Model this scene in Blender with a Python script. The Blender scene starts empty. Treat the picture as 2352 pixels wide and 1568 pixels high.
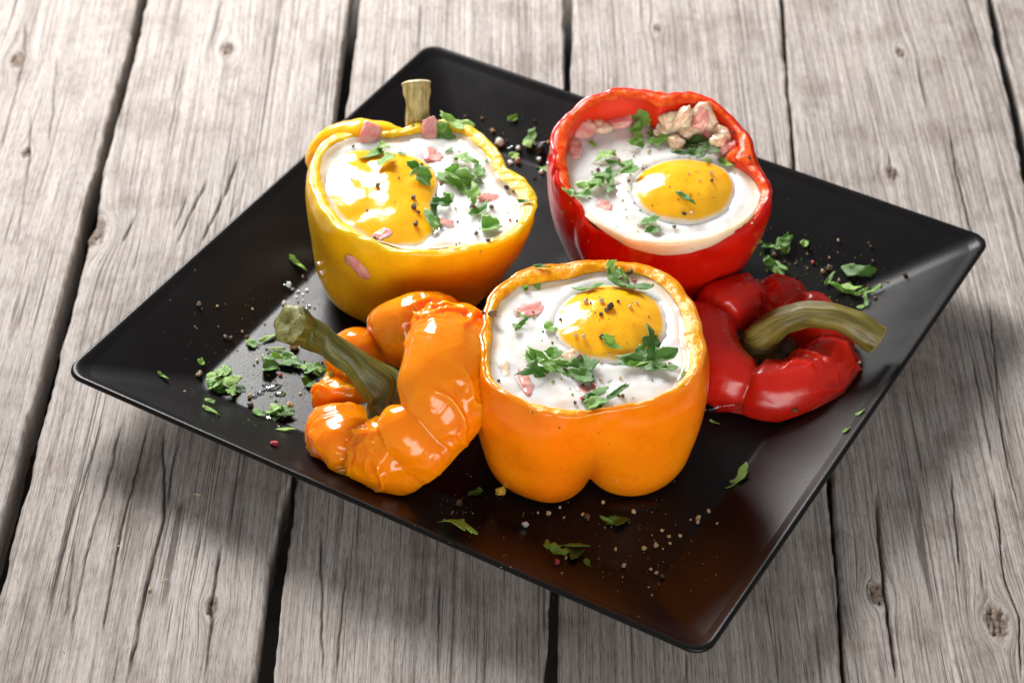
import bpy, math, random
import numpy as np
from mathutils import Vector, Matrix, Quaternion

random.seed(7)
rng = np.random.default_rng(7)
scene = bpy.context.scene
col = scene.collection

# ------------------------------------------------------------------ camera
# solved from the four corners of the square plate (photo measured at 2352 x 1568)
CAM = np.array([-0.021774937, -0.648919425, 0.573361692])
CR = np.array([[0.999867334, 0.012239670, 0.010747297],
               [0.0, -0.659810517, 0.751432020],
               [0.016288460, -0.751332331, -0.659722983]])
FPX = 5144.0867
cam_d = bpy.data.cameras.new('camera')
cam = bpy.data.objects.new('camera', cam_d); col.objects.link(cam)
mw = Matrix.Identity(4)
for i in range(3):
    mw[i][0] = CR[i, 0]; mw[i][1] = -CR[i, 1]; mw[i][2] = -CR[i, 2]; mw[i][3] = CAM[i]
cam.matrix_world = mw
cam_d.sensor_width = 36.0
cam_d.lens = FPX * 36.0 / 2352.0
cam_d.clip_start = 0.02; cam_d.clip_end = 50
cam_d.dof.use_dof = True
cam_d.dof.aperture_fstop = 15.0
cam_d.dof.aperture_blades = 7
cam_d.dof.focus_distance = float(np.dot(np.array([0.005, -0.080, 0.05]) - CAM, CR[:, 2]))
scene.camera = cam

# ------------------------------------------------------------------ light
world = bpy.data.worlds.new('World'); scene.world = world
world.use_nodes = True
bg = world.node_tree.nodes['Background']
bg.inputs[0].default_value = (0.92, 0.96, 1.0, 1)
bg.inputs[1].default_value = 0.23

def area(name, loc, target, sx, sy, power, color=(1, 1, 1)):
    d = bpy.data.lights.new(name, 'AREA'); d.shape = 'RECTANGLE'
    d.size = sx; d.size_y = sy; d.energy = power; d.color = color
    o = bpy.data.objects.new(name, d); col.objects.link(o)
    o.location = loc
    o.rotation_euler = (Vector(target) - Vector(loc)).to_track_quat('-Z', 'Y').to_euler()
    return o
KAZ, KEL = math.radians(25), math.radians(33)                   # back and a little left, fairly low
KD = Vector((-math.sin(KAZ) * math.cos(KEL), math.cos(KAZ) * math.cos(KEL), math.sin(KEL)))
area('key_softbox', KD * 1.0, (0, 0, 0.03), 0.36, 0.36, 24.5, (1.0, 0.985, 0.97))
area('front_reflector', (0.15, -1.25, 0.30), (0, 0, 0.05), 1.1, 0.5, 15, (1.0, 0.97, 0.94))

scene.view_settings.view_transform = 'Standard'
scene.view_settings.look = 'None'
scene.view_settings.exposure = 0.0
scene.view_settings.gamma = 1.0
scene.view_settings.use_curve_mapping = False
scene.render.engine = 'CYCLES'

# ------------------------------------------------------------------ pixel helpers
def ray(x, y):
    d = CR @ np.array([(x - 1176.0) / FPX, (y - 784.0) / FPX, 1.0])
    return d / np.linalg.norm(d)
def px(x, y, z=0.0):
    d = ray(x, y); return CAM + d * ((z - CAM[2]) / d[2])
def px_plane(x, y, fz):
    z = 0.06
    for _ in range(12):
        p = px(x, y, z); z = fz(p[0], p[1])
    return px(x, y, z)
# readings were taken in enlarged views of the photo; these turn them into photo points
zY = lambda x, y: (660.4 + .4028 * x, 172.3 + .4028 * y)      # yellow pepper view
zR = lambda x, y: (1205.8 + .3297 * x, 172.3 + .3297 * y)     # red pepper view
zO = lambda x, y: (1004.9 + .4027 * x, 574.2 + .4027 * y)     # orange pepper view
zOL = lambda x, y: (603 + .3296 * x, 631.6 + .3296 * y)       # orange lid view
zRL = lambda x, y: (1550.4 + .2930 * x, 545.5 + .2930 * y)    # red lid view
zPL = lambda x, y: (344.5 + .2930 * x, 574.2 + .2930 * y)     # plate, left end
zPB = lambda x, y: (976.2 + .3418 * x, 1062.3 + .3418 * y)    # plate, front end
zPT = lambda x, y: (1062.3 + .1831 * x, 229.7 + .1831 * y)    # plate, between yellow and red
zWL = lambda x, y: (0 + .524 * x, 746.4 + .524 * y)
zWR = lambda x, y: (1780 + .56 * x, 689 + .56 * y)
zWT = lambda x, y: (.3663 * x, .3663 * y)
zWU = lambda x, y: (1550.4 + .3662 * x, .3662 * y)

# ------------------------------------------------------------------ noise
_perm = rng.permutation(512); _perm = np.concatenate([_perm, _perm, _perm])
_grad = rng.normal(size=(512, 3)); _grad /= np.linalg.norm(_grad, axis=1)[:, None]
def perlin(p):
    p = np.asarray(p, float)
    i = np.floor(p).astype(np.int64); f = p - i; i &= 511
    u = f * f * f * (f * (f * 6 - 15) + 10)
    out = 0
    for dx in (0, 1):
        for dy in (0, 1):
            for dz in (0, 1):
                h = _perm[_perm[_perm[(i[..., 0] + dx) & 511] + ((i[..., 1] + dy) & 511)] + ((i[..., 2] + dz) & 511)]
                g = _grad[h]
                d = g[..., 0] * (f[..., 0] - dx) + g[..., 1] * (f[..., 1] - dy) + g[..., 2] * (f[..., 2] - dz)
                w = (u[..., 0] if dx else 1 - u[..., 0]) * (u[..., 1] if dy else 1 - u[..., 1]) * (u[..., 2] if dz else 1 - u[..., 2])
                out = out + w * d
    return out * 1.6
def fbm(p, n=3):
    s = 0; a = 1
    for k in range(n):
        s = s + a * perlin(np.asarray(p) * 2 ** k + 17.3 * k); a *= .5
    return s
def stack(*a): return np.stack(np.broadcast_arrays(*a), -1)
def smoothstep(a, b, x):
    t = np.clip((x - a) / (b - a), 0, 1); return t * t * (3 - 2 * t)

# ------------------------------------------------------------------ object helpers
def setp(o, label=None, cat=None, group=None, kind=None):
    if label: o['label'] = label
    if cat: o['category'] = cat
    if group: o['group'] = group
    if kind: o['kind'] = kind
    return o
def empty(name, loc=(0, 0, 0), **k):
    o = bpy.data.objects.new(name, None); col.objects.link(o)
    o.empty_display_size = .01; o.location = loc
    return setp(o, **k)
def mesh_obj(name, verts, faces, mat, parent=None, smooth=True, loc=None, attrs=None, **k):
    me = bpy.data.meshes.new(name)
    me.from_pydata([tuple(v) for v in np.asarray(verts).tolist()], [], faces if isinstance(faces, list) else faces.tolist())
    if smooth: me.polygons.foreach_set('use_smooth', np.ones(len(me.polygons), bool))
    if mat: me.materials.append(mat)
    for an, (tp, arr) in (attrs or {}).items():
        at = me.attributes.new(an, tp, 'POINT')
        at.data.foreach_set('vector' if tp == 'FLOAT_VECTOR' else 'value', np.asarray(arr, np.float32).ravel())
    me.update()
    o = bpy.data.objects.new(name, me); col.objects.link(o)
    if parent: o.parent = parent
    if loc is not None: o.location = loc
    return setp(o, **k)
def grid_faces(nr, nc, wrap=True, flip=False):
    r = np.arange(nr - 1)[:, None]; c = np.arange(nc if wrap else nc - 1)[None, :]
    c2 = (c + 1) % nc
    q = np.stack(np.broadcast_arrays(r * nc + c, r * nc + c2, (r + 1) * nc + c2, (r + 1) * nc + c), -1).reshape(-1, 4)
    return q[:, ::-1] if flip else q

# ------------------------------------------------------------------ materials
def new_mat(name):
    m = bpy.data.materials.new(name); m.use_nodes = True
    nt = m.node_tree; b = nt.nodes['Principled BSDF']
    return m, nt, b
def N(nt, t, **k):
    n = nt.nodes.new(t)
    for a, v in k.items(): setattr(n, a, v)
    return n
def L(nt, a, b): nt.links.new(a, b)
def noise(nt, vec, scale, detail=3, rough=.55, mapscale=None):
    n = N(nt, 'ShaderNodeTexNoise'); n.inputs['Scale'].default_value = scale
    n.inputs['Detail'].default_value = detail; n.inputs['Roughness'].default_value = rough
    if mapscale:
        mp = N(nt, 'ShaderNodeMapping'); mp.inputs['Scale'].default_value = mapscale
        L(nt, vec, mp.inputs[0]); vec = mp.outputs[0]
    L(nt, vec, n.inputs['Vector']); return n.outputs['Fac']
def ramp(nt, fac, stops):
    r = N(nt, 'ShaderNodeValToRGB'); e = r.color_ramp.elements
    while len(e) < len(stops): e.new(0.5)
    for q, (p, c) in zip(e, stops):
        q.position = p; q.color = (*c, 1) if len(c) == 3 else c
    L(nt, fac, r.inputs[0]); return r.outputs[0]
def mix(nt, fac, a, b, mode='MIX'):
    m = N(nt, 'ShaderNodeMix', data_type='RGBA', blend_type=mode)
    if isinstance(fac, (int, float)): m.inputs[0].default_value = fac
    else: L(nt, fac, m.inputs[0])
    for s, v in ((6, a), (7, b)):
        if isinstance(v, tuple): m.inputs[s].default_value = (*v, 1)
        else: L(nt, v, m.inputs[s])
    return m.outputs[2]
def math_n(nt, op, a, b=None):
    m = N(nt, 'ShaderNodeMath', operation=op)
    for i, v in enumerate((a, b)):
        if v is None: continue
        if isinstance(v, (int, float)): m.inputs[i].default_value = v
        else: L(nt, v, m.inputs[i])
    return m.outputs[0]
def bump(nt, b, h, strength, dist):
    n = N(nt, 'ShaderNodeBump'); n.inputs['Strength'].default_value = strength; n.inputs['Distance'].default_value = dist
    L(nt, h, n.inputs['Height']); L(nt, n.outputs[0], b.inputs['Normal']); return n
def coords(nt, kind='Object'): return N(nt, 'ShaderNodeTexCoord').outputs[kind]
def attr(nt, name): return N(nt, 'ShaderNodeAttribute', attribute_name=name)
def sss(b, w, scale, radius):
    b.inputs['Subsurface Weight'].default_value = w
    b.inputs['Subsurface Scale'].default_value = scale
    b.inputs['Subsurface Radius'].default_value = radius

def wood_mat():
    m, nt, b = new_mat('weathered_wood')
    g = attr(nt, 'grain').outputs['Vector']; ck = attr(nt, 'crack').outputs['Fac']; kn = attr(nt, 'knot').outputs['Fac']
    co = coords(nt)
    fine = noise(nt, g, 1.0, 4, .7, (2600, 190, 40))
    fib = noise(nt, g, 1.0, 3, .6, (1900, 36, 40))
    mid = noise(nt, g, 1.0, 4, .6, (640, 7, 40))
    broad = noise(nt, g, 1.0, 3, .5, (70, 5, 40))
    blot = noise(nt, co, 38, 4, .65)
    line = noise(nt, g, 1.0, 1, .3, (260, 1.6, 40))
    lmask = noise(nt, g, 1.0, 2, .5, (120, 16, 40))
    c = ramp(nt, mid, [(.24, (.20, .178, .164)), (.40, (.365, .332, .312)), (.58, (.445, .41, .388)), (.8, (.52, .485, .46))])
    c = mix(nt, .85, c, ramp(nt, fib, [(.32, (.48, .45, .43)), (.46, (.92, .91, .90)), (.7, (1.10, 1.095, 1.09))]), 'MULTIPLY')
    c = mix(nt, .85, c, ramp(nt, fine, [(.33, (.42, .39, .37)), (.47, (.94, .935, .93)), (.66, (1.12, 1.12, 1.12))]), 'MULTIPLY')
    c = mix(nt, .8, c, ramp(nt, broad, [(.3, (.72, .68, .645)), (.5, (.98, .97, .96)), (.72, (1.05, 1.0, .95))]), 'MULTIPLY')
    c = mix(nt, .8, c, ramp(nt, blot, [(.36, (.74, .70, .67)), (.50, (1, 1, 1)), (.7, (1.07, 1.05, 1.03))]), 'MULTIPLY')
    ld = math_n(nt, 'ABSOLUTE', math_n(nt, 'SUBTRACT', line, .5))
    lf = N(nt, 'ShaderNodeMapRange', interpolation_type='SMOOTHSTEP'); lf.inputs[1].default_value = .004; lf.inputs[2].default_value = .014; lf.inputs[3].default_value = 1; lf.inputs[4].default_value = 0
    L(nt, ld, lf.inputs[0])
    lm = N(nt, 'ShaderNodeMapRange', interpolation_type='SMOOTHSTEP'); lm.inputs[1].default_value = .46; lm.inputs[2].default_value = .56
    L(nt, lmask, lm.inputs[0])
    hair = math_n(nt, 'MULTIPLY', math_n(nt, 'MULTIPLY', lf.outputs[0], lm.outputs[0]), .7)
    c = mix(nt, hair, c, (.05, .042, .038))
    kr = ramp(nt, noise(nt, co, 420, 3, .6), [(.35, (.07, .05, .04)), (.65, (.24, .18, .14))])
    c = mix(nt, kn, c, kr)
    c = mix(nt, ck, c, (.03, .025, .022))
    L(nt, c, b.inputs['Base Color'])
    b.inputs['Roughness'].default_value = .78; b.inputs['Specular IOR Level'].default_value = .25
    h = math_n(nt, 'ADD', math_n(nt, 'MULTIPLY', mid, .8), math_n(nt, 'MULTIPLY', fine, .35))
    h = math_n(nt, 'ADD', h, math_n(nt, 'MULTIPLY', fib, .6))
    h = math_n(nt, 'SUBTRACT', h, math_n(nt, 'MULTIPLY', hair, .8))
    bump(nt, b, h, .6, .0006)
    return m
def plate_mat():
    m, nt, b = new_mat('black_glaze')
    co = coords(nt)
    sp = noise(nt, co, 1500, 1, .5)
    dust = ramp(nt, sp, [(.76, (0, 0, 0)), (.80, (1, 1, 1))])
    c = mix(nt, dust, (.0075, .0066, .0068), (.05, .048, .047))
    L(nt, c, b.inputs['Base Color'])
    r = math_n(nt, 'ADD', math_n(nt, 'MULTIPLY', noise(nt, co, 55, 4, .6), .5), math_n(nt, 'MULTIPLY', noise(nt, co, 14, 4, .7), .5))
    rr = N(nt, 'ShaderNodeMapRange'); rr.inputs[3].default_value = .20; rr.inputs[4].default_value = .44
    L(nt, r, rr.inputs[0]); L(nt, rr.outputs[0], b.inputs['Roughness'])
    b.inputs['Specular IOR Level'].default_value = .14
    bump(nt, b, noise(nt, co, 900, 2, .6), .10, .0004)
    return m
def pepper_skin(name, c0, c1, radius, rough=.2):
    m, nt, b = new_mat(name)
    co = coords(nt)
    f = noise(nt, co, 28, 3, .5)
    c = ramp(nt, f, [(.35, c0), (.65, c1)])
    st = ramp(nt, noise(nt, co, 1.0, 2, .5, (420, 420, 18)), [(.35, (.86, .80, .72)), (.55, (1, 1, 1))])
    c = mix(nt, .12, c, st, 'MULTIPLY')
    c = mix(nt, .5, c, ramp(nt, noise(nt, co, 75, 4, .7), [(.34, (.80, .70, .6)), (.50, (1, 1, 1))]), 'MULTIPLY')
    c = mix(nt, .35, c, ramp(nt, noise(nt, co, 700, 2, .5), [(.24, (.45, .35, .25)), (.30, (1, 1, 1)), (.78, (1, 1, 1)), (.82, (1.1, 1.25, 1.6))]), 'MULTIPLY')
    L(nt, c, b.inputs['Base Color'])
    rv = N(nt, 'ShaderNodeMapRange'); rv.inputs[3].default_value = rough * .7; rv.inputs[4].default_value = rough * 1.5
    L(nt, noise(nt, co, 90, 3, .6), rv.inputs[0]); L(nt, rv.outputs[0], b.inputs['Roughness'])
    sss(b, .85, .011, radius)
    b.inputs['Specular IOR Level'].default_value = .38
    b.inputs['Coat Weight'].default_value = .12; b.inputs['Coat Roughness'].default_value = .08
    bump(nt, b, noise(nt, co, 150, 4, .6), .16, .0010)
    return m
def flesh_mat(name, c0, c1, radius):
    m, nt, b = new_mat(name)
    co = coords(nt)
    c = ramp(nt, noise(nt, co, 380, 3, .6), [(.35, c0), (.62, c1)])
    L(nt, c, b.inputs['Base Color'])
    b.inputs['Roughness'].default_value = .22
    sss(b, .6, .004, radius)
    b.inputs['Specular IOR Level'].default_value = .35
    bump(nt, b, noise(nt, co, 1200, 3, .6), .45, .0008)
    return m
def egg_white_mat():
    m, nt, b = new_mat('egg_white')
    co = coords(nt)
    c = ramp(nt, noise(nt, co, 60, 4, .6), [(.28, (.77, .65, .56)), (.45, (.80, .765, .725)), (.7, (.83, .81, .785))])
    ed = attr(nt, 'thin').outputs['Fac']
    en = N(nt, 'ShaderNodeMapRange', interpolation_type='SMOOTHSTEP'); en.inputs[1].default_value = .35; en.inputs[2].default_value = 1.0
    L(nt, math_n(nt, 'ADD', ed, math_n(nt, 'MULTIPLY', math_n(nt, 'SUBTRACT', noise(nt, co, 90, 3, .6), .5), .8)), en.inputs[0])
    c = mix(nt, en.outputs[0], c, (.80, .60, .40))
    L(nt, c, b.inputs['Base Color'])
    rv = N(nt, 'ShaderNodeMapRange'); rv.inputs[3].default_value = .05; rv.inputs[4].default_value = .24
    L(nt, noise(nt, co, 120, 3, .5), rv.inputs[0]); L(nt, rv.outputs[0], b.inputs['Roughness'])
    sss(b, .9, .006, (1, .8, .65))
    bump(nt, b, noise(nt, co, 170, 4, .55), .12, .0010)
    return m
def yolk_mat():
    m, nt, b = new_mat('egg_yolk')
    co = coords(nt); e = attr(nt, 'film').outputs['Fac']
    c = ramp(nt, noise(nt, co, 55, 4, .6), [(.3, (.98, .42, .004)), (.7, (1.0, .51, .010))])
    nz = noise(nt, co, 130, 3, .6)
    ee = math_n(nt, 'ADD', e, math_n(nt, 'MULTIPLY', math_n(nt, 'SUBTRACT', nz, .5), .5))
    en = N(nt, 'ShaderNodeMapRange', interpolation_type='SMOOTHSTEP'); en.inputs[1].default_value = .35; en.inputs[2].default_value = .95
    L(nt, ee, en.inputs[0])
    c = mix(nt, en.outputs[0], c, (.90, .80, .70))
    L(nt, c, b.inputs['Base Color'])
    b.inputs['Roughness'].default_value = .13
    sss(b, .85, .006, (1, .5, .06))
    b.inputs['Coat Weight'].default_value = .4; b.inputs['Coat Roughness'].default_value = .06
    bump(nt, b, noise(nt, co, 330, 3, .6), .16, .0009)
    return m
def ham_mat(name, c0, c1):
    m, nt, b = new_mat(name); co = coords(nt)
    c = ramp(nt, noise(nt, co, 220, 4, .6, (1, 1, .4)), [(.3, c0), (.68, c1)])
    L(nt, c, b.inputs['Base Color']); b.inputs['Roughness'].default_value = .22
    sss(b, .6, .003, (1, .4, .3)); bump(nt, b, noise(nt, co, 500, 3, .6), .3, .0008)
    return m
def leaf_mat(name, c0, c1, c2):
    m, nt, b = new_mat(name); co = coords(nt)
    inf = N(nt, 'ShaderNodeObjectInfo')
    v = N(nt, 'ShaderNodeVectorMath', operation='ADD'); L(nt, co, v.inputs[0]); L(nt, inf.outputs['Location'], v.inputs[1])
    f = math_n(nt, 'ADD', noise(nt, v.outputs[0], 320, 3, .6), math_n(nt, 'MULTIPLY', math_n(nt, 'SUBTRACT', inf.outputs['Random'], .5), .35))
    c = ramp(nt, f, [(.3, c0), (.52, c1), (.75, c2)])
    L(nt, c, b.inputs['Base Color']); b.inputs['Roughness'].default_value = .33
    sss(b, .25, .001, (.5, 1, .1))
    bump(nt, b, noise(nt, co, 900, 2, .6), .4, .0006)
    return m
def stem_mat(name, c0, c1, c2):
    m, nt, b = new_mat(name); g = attr(nt, 'along').outputs['Vector']
    c = ramp(nt, noise(nt, g, 1.0, 4, .65, (9, 3, 1)), [(.3, c0), (.5, c1), (.75, c2)])
    ln = ramp(nt, noise(nt, g, 1.0, 2, .5, (26, 2.5, 1)), [(.35, (.45, .42, .35)), (.5, (1, 1, 1))])
    c = mix(nt, .75, c, ln, 'MULTIPLY')
    L(nt, c, b.inputs['Base Color']); b.inputs['Roughness'].default_value = .42
    sss(b, .15, .002, (.8, 1, .2))
    bump(nt, b, noise(nt, g, 1.0, 4, .6, (22, 6, 1)), .5, .0009)
    return m
def plain(name, c0, c1, rough=.6, scale=600, **k):
    m, nt, b = new_mat(name)
    L(nt, ramp(nt, noise(nt, coords(nt), scale, 3, .6), [(.35, c0), (.65, c1)]), b.inputs['Base Color'])
    b.inputs['Roughness'].default_value = rough
    if 'sss' in k: sss(b, k['sss'], .002, (1, .8, .6))
    if 'trans' in k: b.inputs['Transmission Weight'].default_value = k['trans']
    return m

M_wood = wood_mat(); M_plate = plate_mat()
M_orange = pepper_skin('orange_skin', (.93, .20, .002), (.96, .26, .003), (1, .42, .03))
M_yellow = pepper_skin('yellow_skin', (.90, .46, .003), (.95, .54, .008), (1, .72, .05))
M_red = pepper_skin('red_skin', (.50, .006, .002), (.66, .012, .003), (1, .10, .03))
M_redlid = pepper_skin('roasted_red_skin', (.50, .010, .004), (.60, .018, .007), (1, .12, .05), .26)
M_orangelid = pepper_skin('roasted_orange_skin', (.94, .215, .002), (.96, .265, .003), (1, .40, .03), .15)
F_orange = flesh_mat('orange_flesh', (.95, .28, .002), (.98, .42, .004), (1, .5, .05))
F_yellow = flesh_mat('yellow_flesh', (.94, .46, .004), (.97, .57, .02), (1, .6, .08))
F_red = flesh_mat('red_flesh', (.84, .03, .003), (.92, .15, .015), (1, .2, .06))
W_orange = pepper_skin('orange_wall', (.92, .30, .003), (.95, .38, .01), (1, .5, .05), .3)
W_yellow = pepper_skin('yellow_wall', (.92, .48, .01), (.94, .58, .04), (1, .6, .08), .3)
W_red = pepper_skin('red_wall', (.80, .015, .002), (.88, .05, .004), (1, .2, .05), .3)
M_white = egg_white_mat(); M_yolk = yolk_mat()
M_ham = ham_mat('ham', (.70, .20, .17), (.84, .48, .42))
M_rice = ham_mat('filling', (.70, .46, .27), (.80, .63, .46))
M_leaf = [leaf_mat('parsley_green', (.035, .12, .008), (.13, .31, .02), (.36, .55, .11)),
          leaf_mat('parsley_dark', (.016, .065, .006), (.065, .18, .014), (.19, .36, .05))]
M_stemO = stem_mat('green_stem', (.028, .036, .005), (.075, .088, .011), (.165, .17, .03))
M_stemR = stem_mat('olive_stem', (.075, .06, .010), (.17, .135, .022), (.27, .22, .05))
M_stemY = stem_mat('tan_stem', (.24, .19, .05), (.42, .35, .13), (.62, .53, .28))
M_endT = plain('tan_cut_end', (.42, .33, .16), (.66, .56, .34), .6, 500)
M_endG = plain('green_cut_end', (.10, .10, .018), (.27, .25, .07), .55, 500)
M_endB = plain('brown_cut_end', (.20, .13, .04), (.40, .29, .11), .6, 500)
M_calyx = plain('calyx', (.012, .022, .004), (.06, .085, .015), .4, 200)
M_calyxR = plain('brown_calyx', (.03, .018, .006), (.12, .08, .025), .45, 200)
M_dark = plain('black_peppercorn', (.010, .007, .005), (.08, .05, .03), .6, 900)
M_brown = plain('brown_peppercorn', (.06, .03, .017), (.20, .115, .06), .6, 900)
M_tan = plain('tan_peppercorn', (.38, .24, .11), (.66, .50, .30), .5, 900)
M_pink = plain('pink_peppercorn', (.42, .02, .04), (.66, .10, .12), .4, 900)
M_salt = plain('salt', (.74, .76, .78), (.86, .87, .88), .25, 900, sss=.4)
M_crumb = plain('egg_crumb', (.62, .36, .01), (.80, .62, .12), .35, 300, sss=.4)
M_ground = plain('dark_boards', (.030, .024, .020), (.075, .058, .046), .8, 30)
def oil_mat():
    m, nt, b = new_mat('clear_juice')
    b.inputs['Base Color'].default_value = (.9, .9, .88, 1); b.inputs['Roughness'].default_value = .03
    b.inputs['Transmission Weight'].default_value = 1.0; b.inputs['IOR'].default_value = 1.36
    return m
M_oil = oil_mat()

# ------------------------------------------------------------------ wooden tabletop
setp(mesh_obj('ground', [(-.9, -.7, -.075), (.9, -.7, -.075), (.9, .9, -.075), (-.9, .9, -.075)], [(0, 1, 2, 3)], M_ground, smooth=False), kind='structure')
table = empty('wooden_tabletop', (0, 0, -.022), kind='structure')
def D2w(pts, conv=lambda x, y: (x, y)):
    return np.array([px(*conv(*p))[:2] for p in pts])
Y0, Y1 = -.30, .40
def edge(pts):
    p = np.array(sorted([tuple(q) for q in pts], key=lambda q: q[1]))
    if len(p) >= 2:
        a = p[0] + (p[0] - p[-1]) / (p[0, 1] - p[-1, 1]) * (Y0 - .05 - p[0, 1])
        b_ = p[-1] + (p[0] - p[-1]) / (p[0, 1] - p[-1, 1]) * (Y1 + .05 - p[-1, 1])
        p = np.vstack([a, p, b_])
    return p
g1l = edge(D2w([(319, 0), (304, 66), (282, 147), (269, 194), (253, 249), (234, 330), (216, 396), (194, 473), (176, 549), (123, 746), (89, 877), (52, 998), (21, 1124), (0, 1197)]))
g1r = edge(D2w([(339, 0), (322, 70), (304, 154), (289, 216), (275, 264), (253, 337), (238, 392), (225, 473), (220, 513), (201, 546), (200, 574), (157, 746), (126, 856), (100, 977), (68, 1108), (42, 1192), (16, 1307), (0, 1364)]))
g2l = edge(D2w([(804, 0), (772, 240), (665, 1108), (639, 1192), (623, 1270), (608, 1375), (582, 1568)]))
g2r = edge(D2w([(829, 0), (797, 240), (676, 1150), (650, 1338), (623, 1568)]))
g3l = edge(D2w([(1297, 0), (1296, 190), (1262, 1370), (1252, 1568)]))
g3r = edge(D2w([(1315, 0), (1313, 190), (1284, 1370), (1283, 1568)]))
g4l = edge(D2w([(1792, 0), (1806, 180), (1822, 370), (1900, 1100), (1920, 1330), (1936, 1568)]))
g4r = edge(D2w([(1801, 0), (1813, 180), (1829, 370), (1912, 1100), (1926, 1330), (1945, 1568)]))
g5l = edge(D2w([(2266, 0), (2284, 100), (2310, 210), (2338, 340), (2350, 420), (2450, 980)]))
g5r = edge(D2w([(2284, 0), (2312, 120), (2345, 250), (2364, 330), (2385, 440), (2480, 980)]))
def shift(p, dx): q = p.copy(); q[:, 0] += dx; return q
PL = [(shift(g1l, -.112), g1l), (g1r, g2l), (g2r, g3l), (g3r, g4l), (g4r, g5l), (g5r, shift(g5r, .11)), (shift(g1l, -.226), shift(g1l, -.117)), (shift(g5r, .115), shift(g5r, .22))]
def W(conv, pts, w, d): return (D2w(pts, conv), w, d)
cracks = {
 0: [W(zWT, [(160, 100), (150, 370), (100, 560), (0, 960)], .0006, .0016), W(zWT, [(360, 330), (330, 700), (300, 900)], .0004, .001),
     W(zWT, [(195, 700), (180, 1000), (100, 1568)], .0005, .0013)],
 1: [W(zWL, [(655, 420), (600, 640), (530, 900), (440, 1400)], .0007, .0018), W(zWL, [(715, 440), (720, 850), (690, 950), (600, 1350), (560, 1568)], .0009, .0022),
     W(zWL, [(790, 480), (750, 640), (735, 800)], .0006, .0015), W(zWL, [(965, 940), (945, 1120), (930, 1230), (900, 1560)], .0008, .002),
     W(zWL, [(885, 860), (870, 960), (855, 1100)], .0005, .0013), W(zWL, [(330, 900), (290, 1300)], .0006, .0012),
     W(zWL, [(545, 380), (470, 700), (380, 1000), (300, 1400)], .0006, .0013), W(zWL, [(460, 400), (330, 800), (210, 1250)], .0005, .0010),
     W(zWT, [(1500, 980), (1420, 1200), (1240, 1568)], .0010, .002), W(zWT, [(1310, 1120), (1190, 1350), (1090, 1568)], .0008, .0017),
     W(zWT, [(1190, 1200), (1080, 1480)], .0007, .0014), W(zWT, [(870, 1330), (740, 1568)], .0009, .0016), W(zWT, [(800, 1230), (790, 1390)], .0006, .0012),
     W(zWT, [(1500, 1240), (1420, 1400)], .0008, .0016), W(zWT, [(1160, 380), (1050, 900)], .0005, .0008)],
 2: [(D2w([(735, 1200), (742, 1568)]), .0007, .0015), (D2w([(1010, 1300), (1005, 1568)]), .0005, .0011), (D2w([(800, 1250), (770, 1568)]), .0004, .001)],
 3: [(D2w([(1580, 1480), (1575, 1568)]), .0006, .0012)],
 4: [W(zWR, [(415, 780), (430, 1000), (445, 1150), (462, 1280), (478, 1400), (500, 1568)], .0013, .0042), W(zWR, [(720, 680), (740, 930), (765, 1150)], .0007, .0015),
     W(zWR, [(840, 1040), (858, 1230)], .0007, .0014), W(zWR, [(895, 750), (940, 1130), (1000, 1300), (1010, 1568)], .0007, .0016),
     W(zWR, [(880, 0), (930, 560), (1000, 860)], .0006, .0014), W(zWR, [(800, 200), (900, 700)], .0005, .001),
     W(zWU, [(1520, 390), (1550, 560), (1590, 720)], .0006, .0010), W(zWU, [(1720, 820), (1760, 1070), (1840, 1390), (1900, 1560)], .0007, .0014),
     W(zWU, [(1340, 940), (1362, 1085)], .0006, .0012), W(zWU, [(1700, 200), (1730, 330)], .0005, .0009)],
}
def KN(conv, x, y, r): p = px(*conv(x, y)); return (p[0], p[1], r)
knots = {0: [KN(zWT, 110, 375, .0034), KN(zWT, 165, 950, .0022)], 1: [KN(zWT, 1430, 312, .0030), KN(zWL, 930, 1228, .0022), KN(zWT, 570, 1455, .006)],
         2: [], 3: [(.055, .225, .002)], 4: [KN(zWR, 908, 1322, .0042), KN(zWU, 1415, 335, .0022), KN(zWU, 1365, 1090, .0024), KN(zWR, 415, 1210, .0030)], 5: [(.27, .1, .003)]}
NX, NY = 270, 430
ridge = [.00014, .00026, .00030, .00026, .00022, .0002, .0002, .0002]
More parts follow.
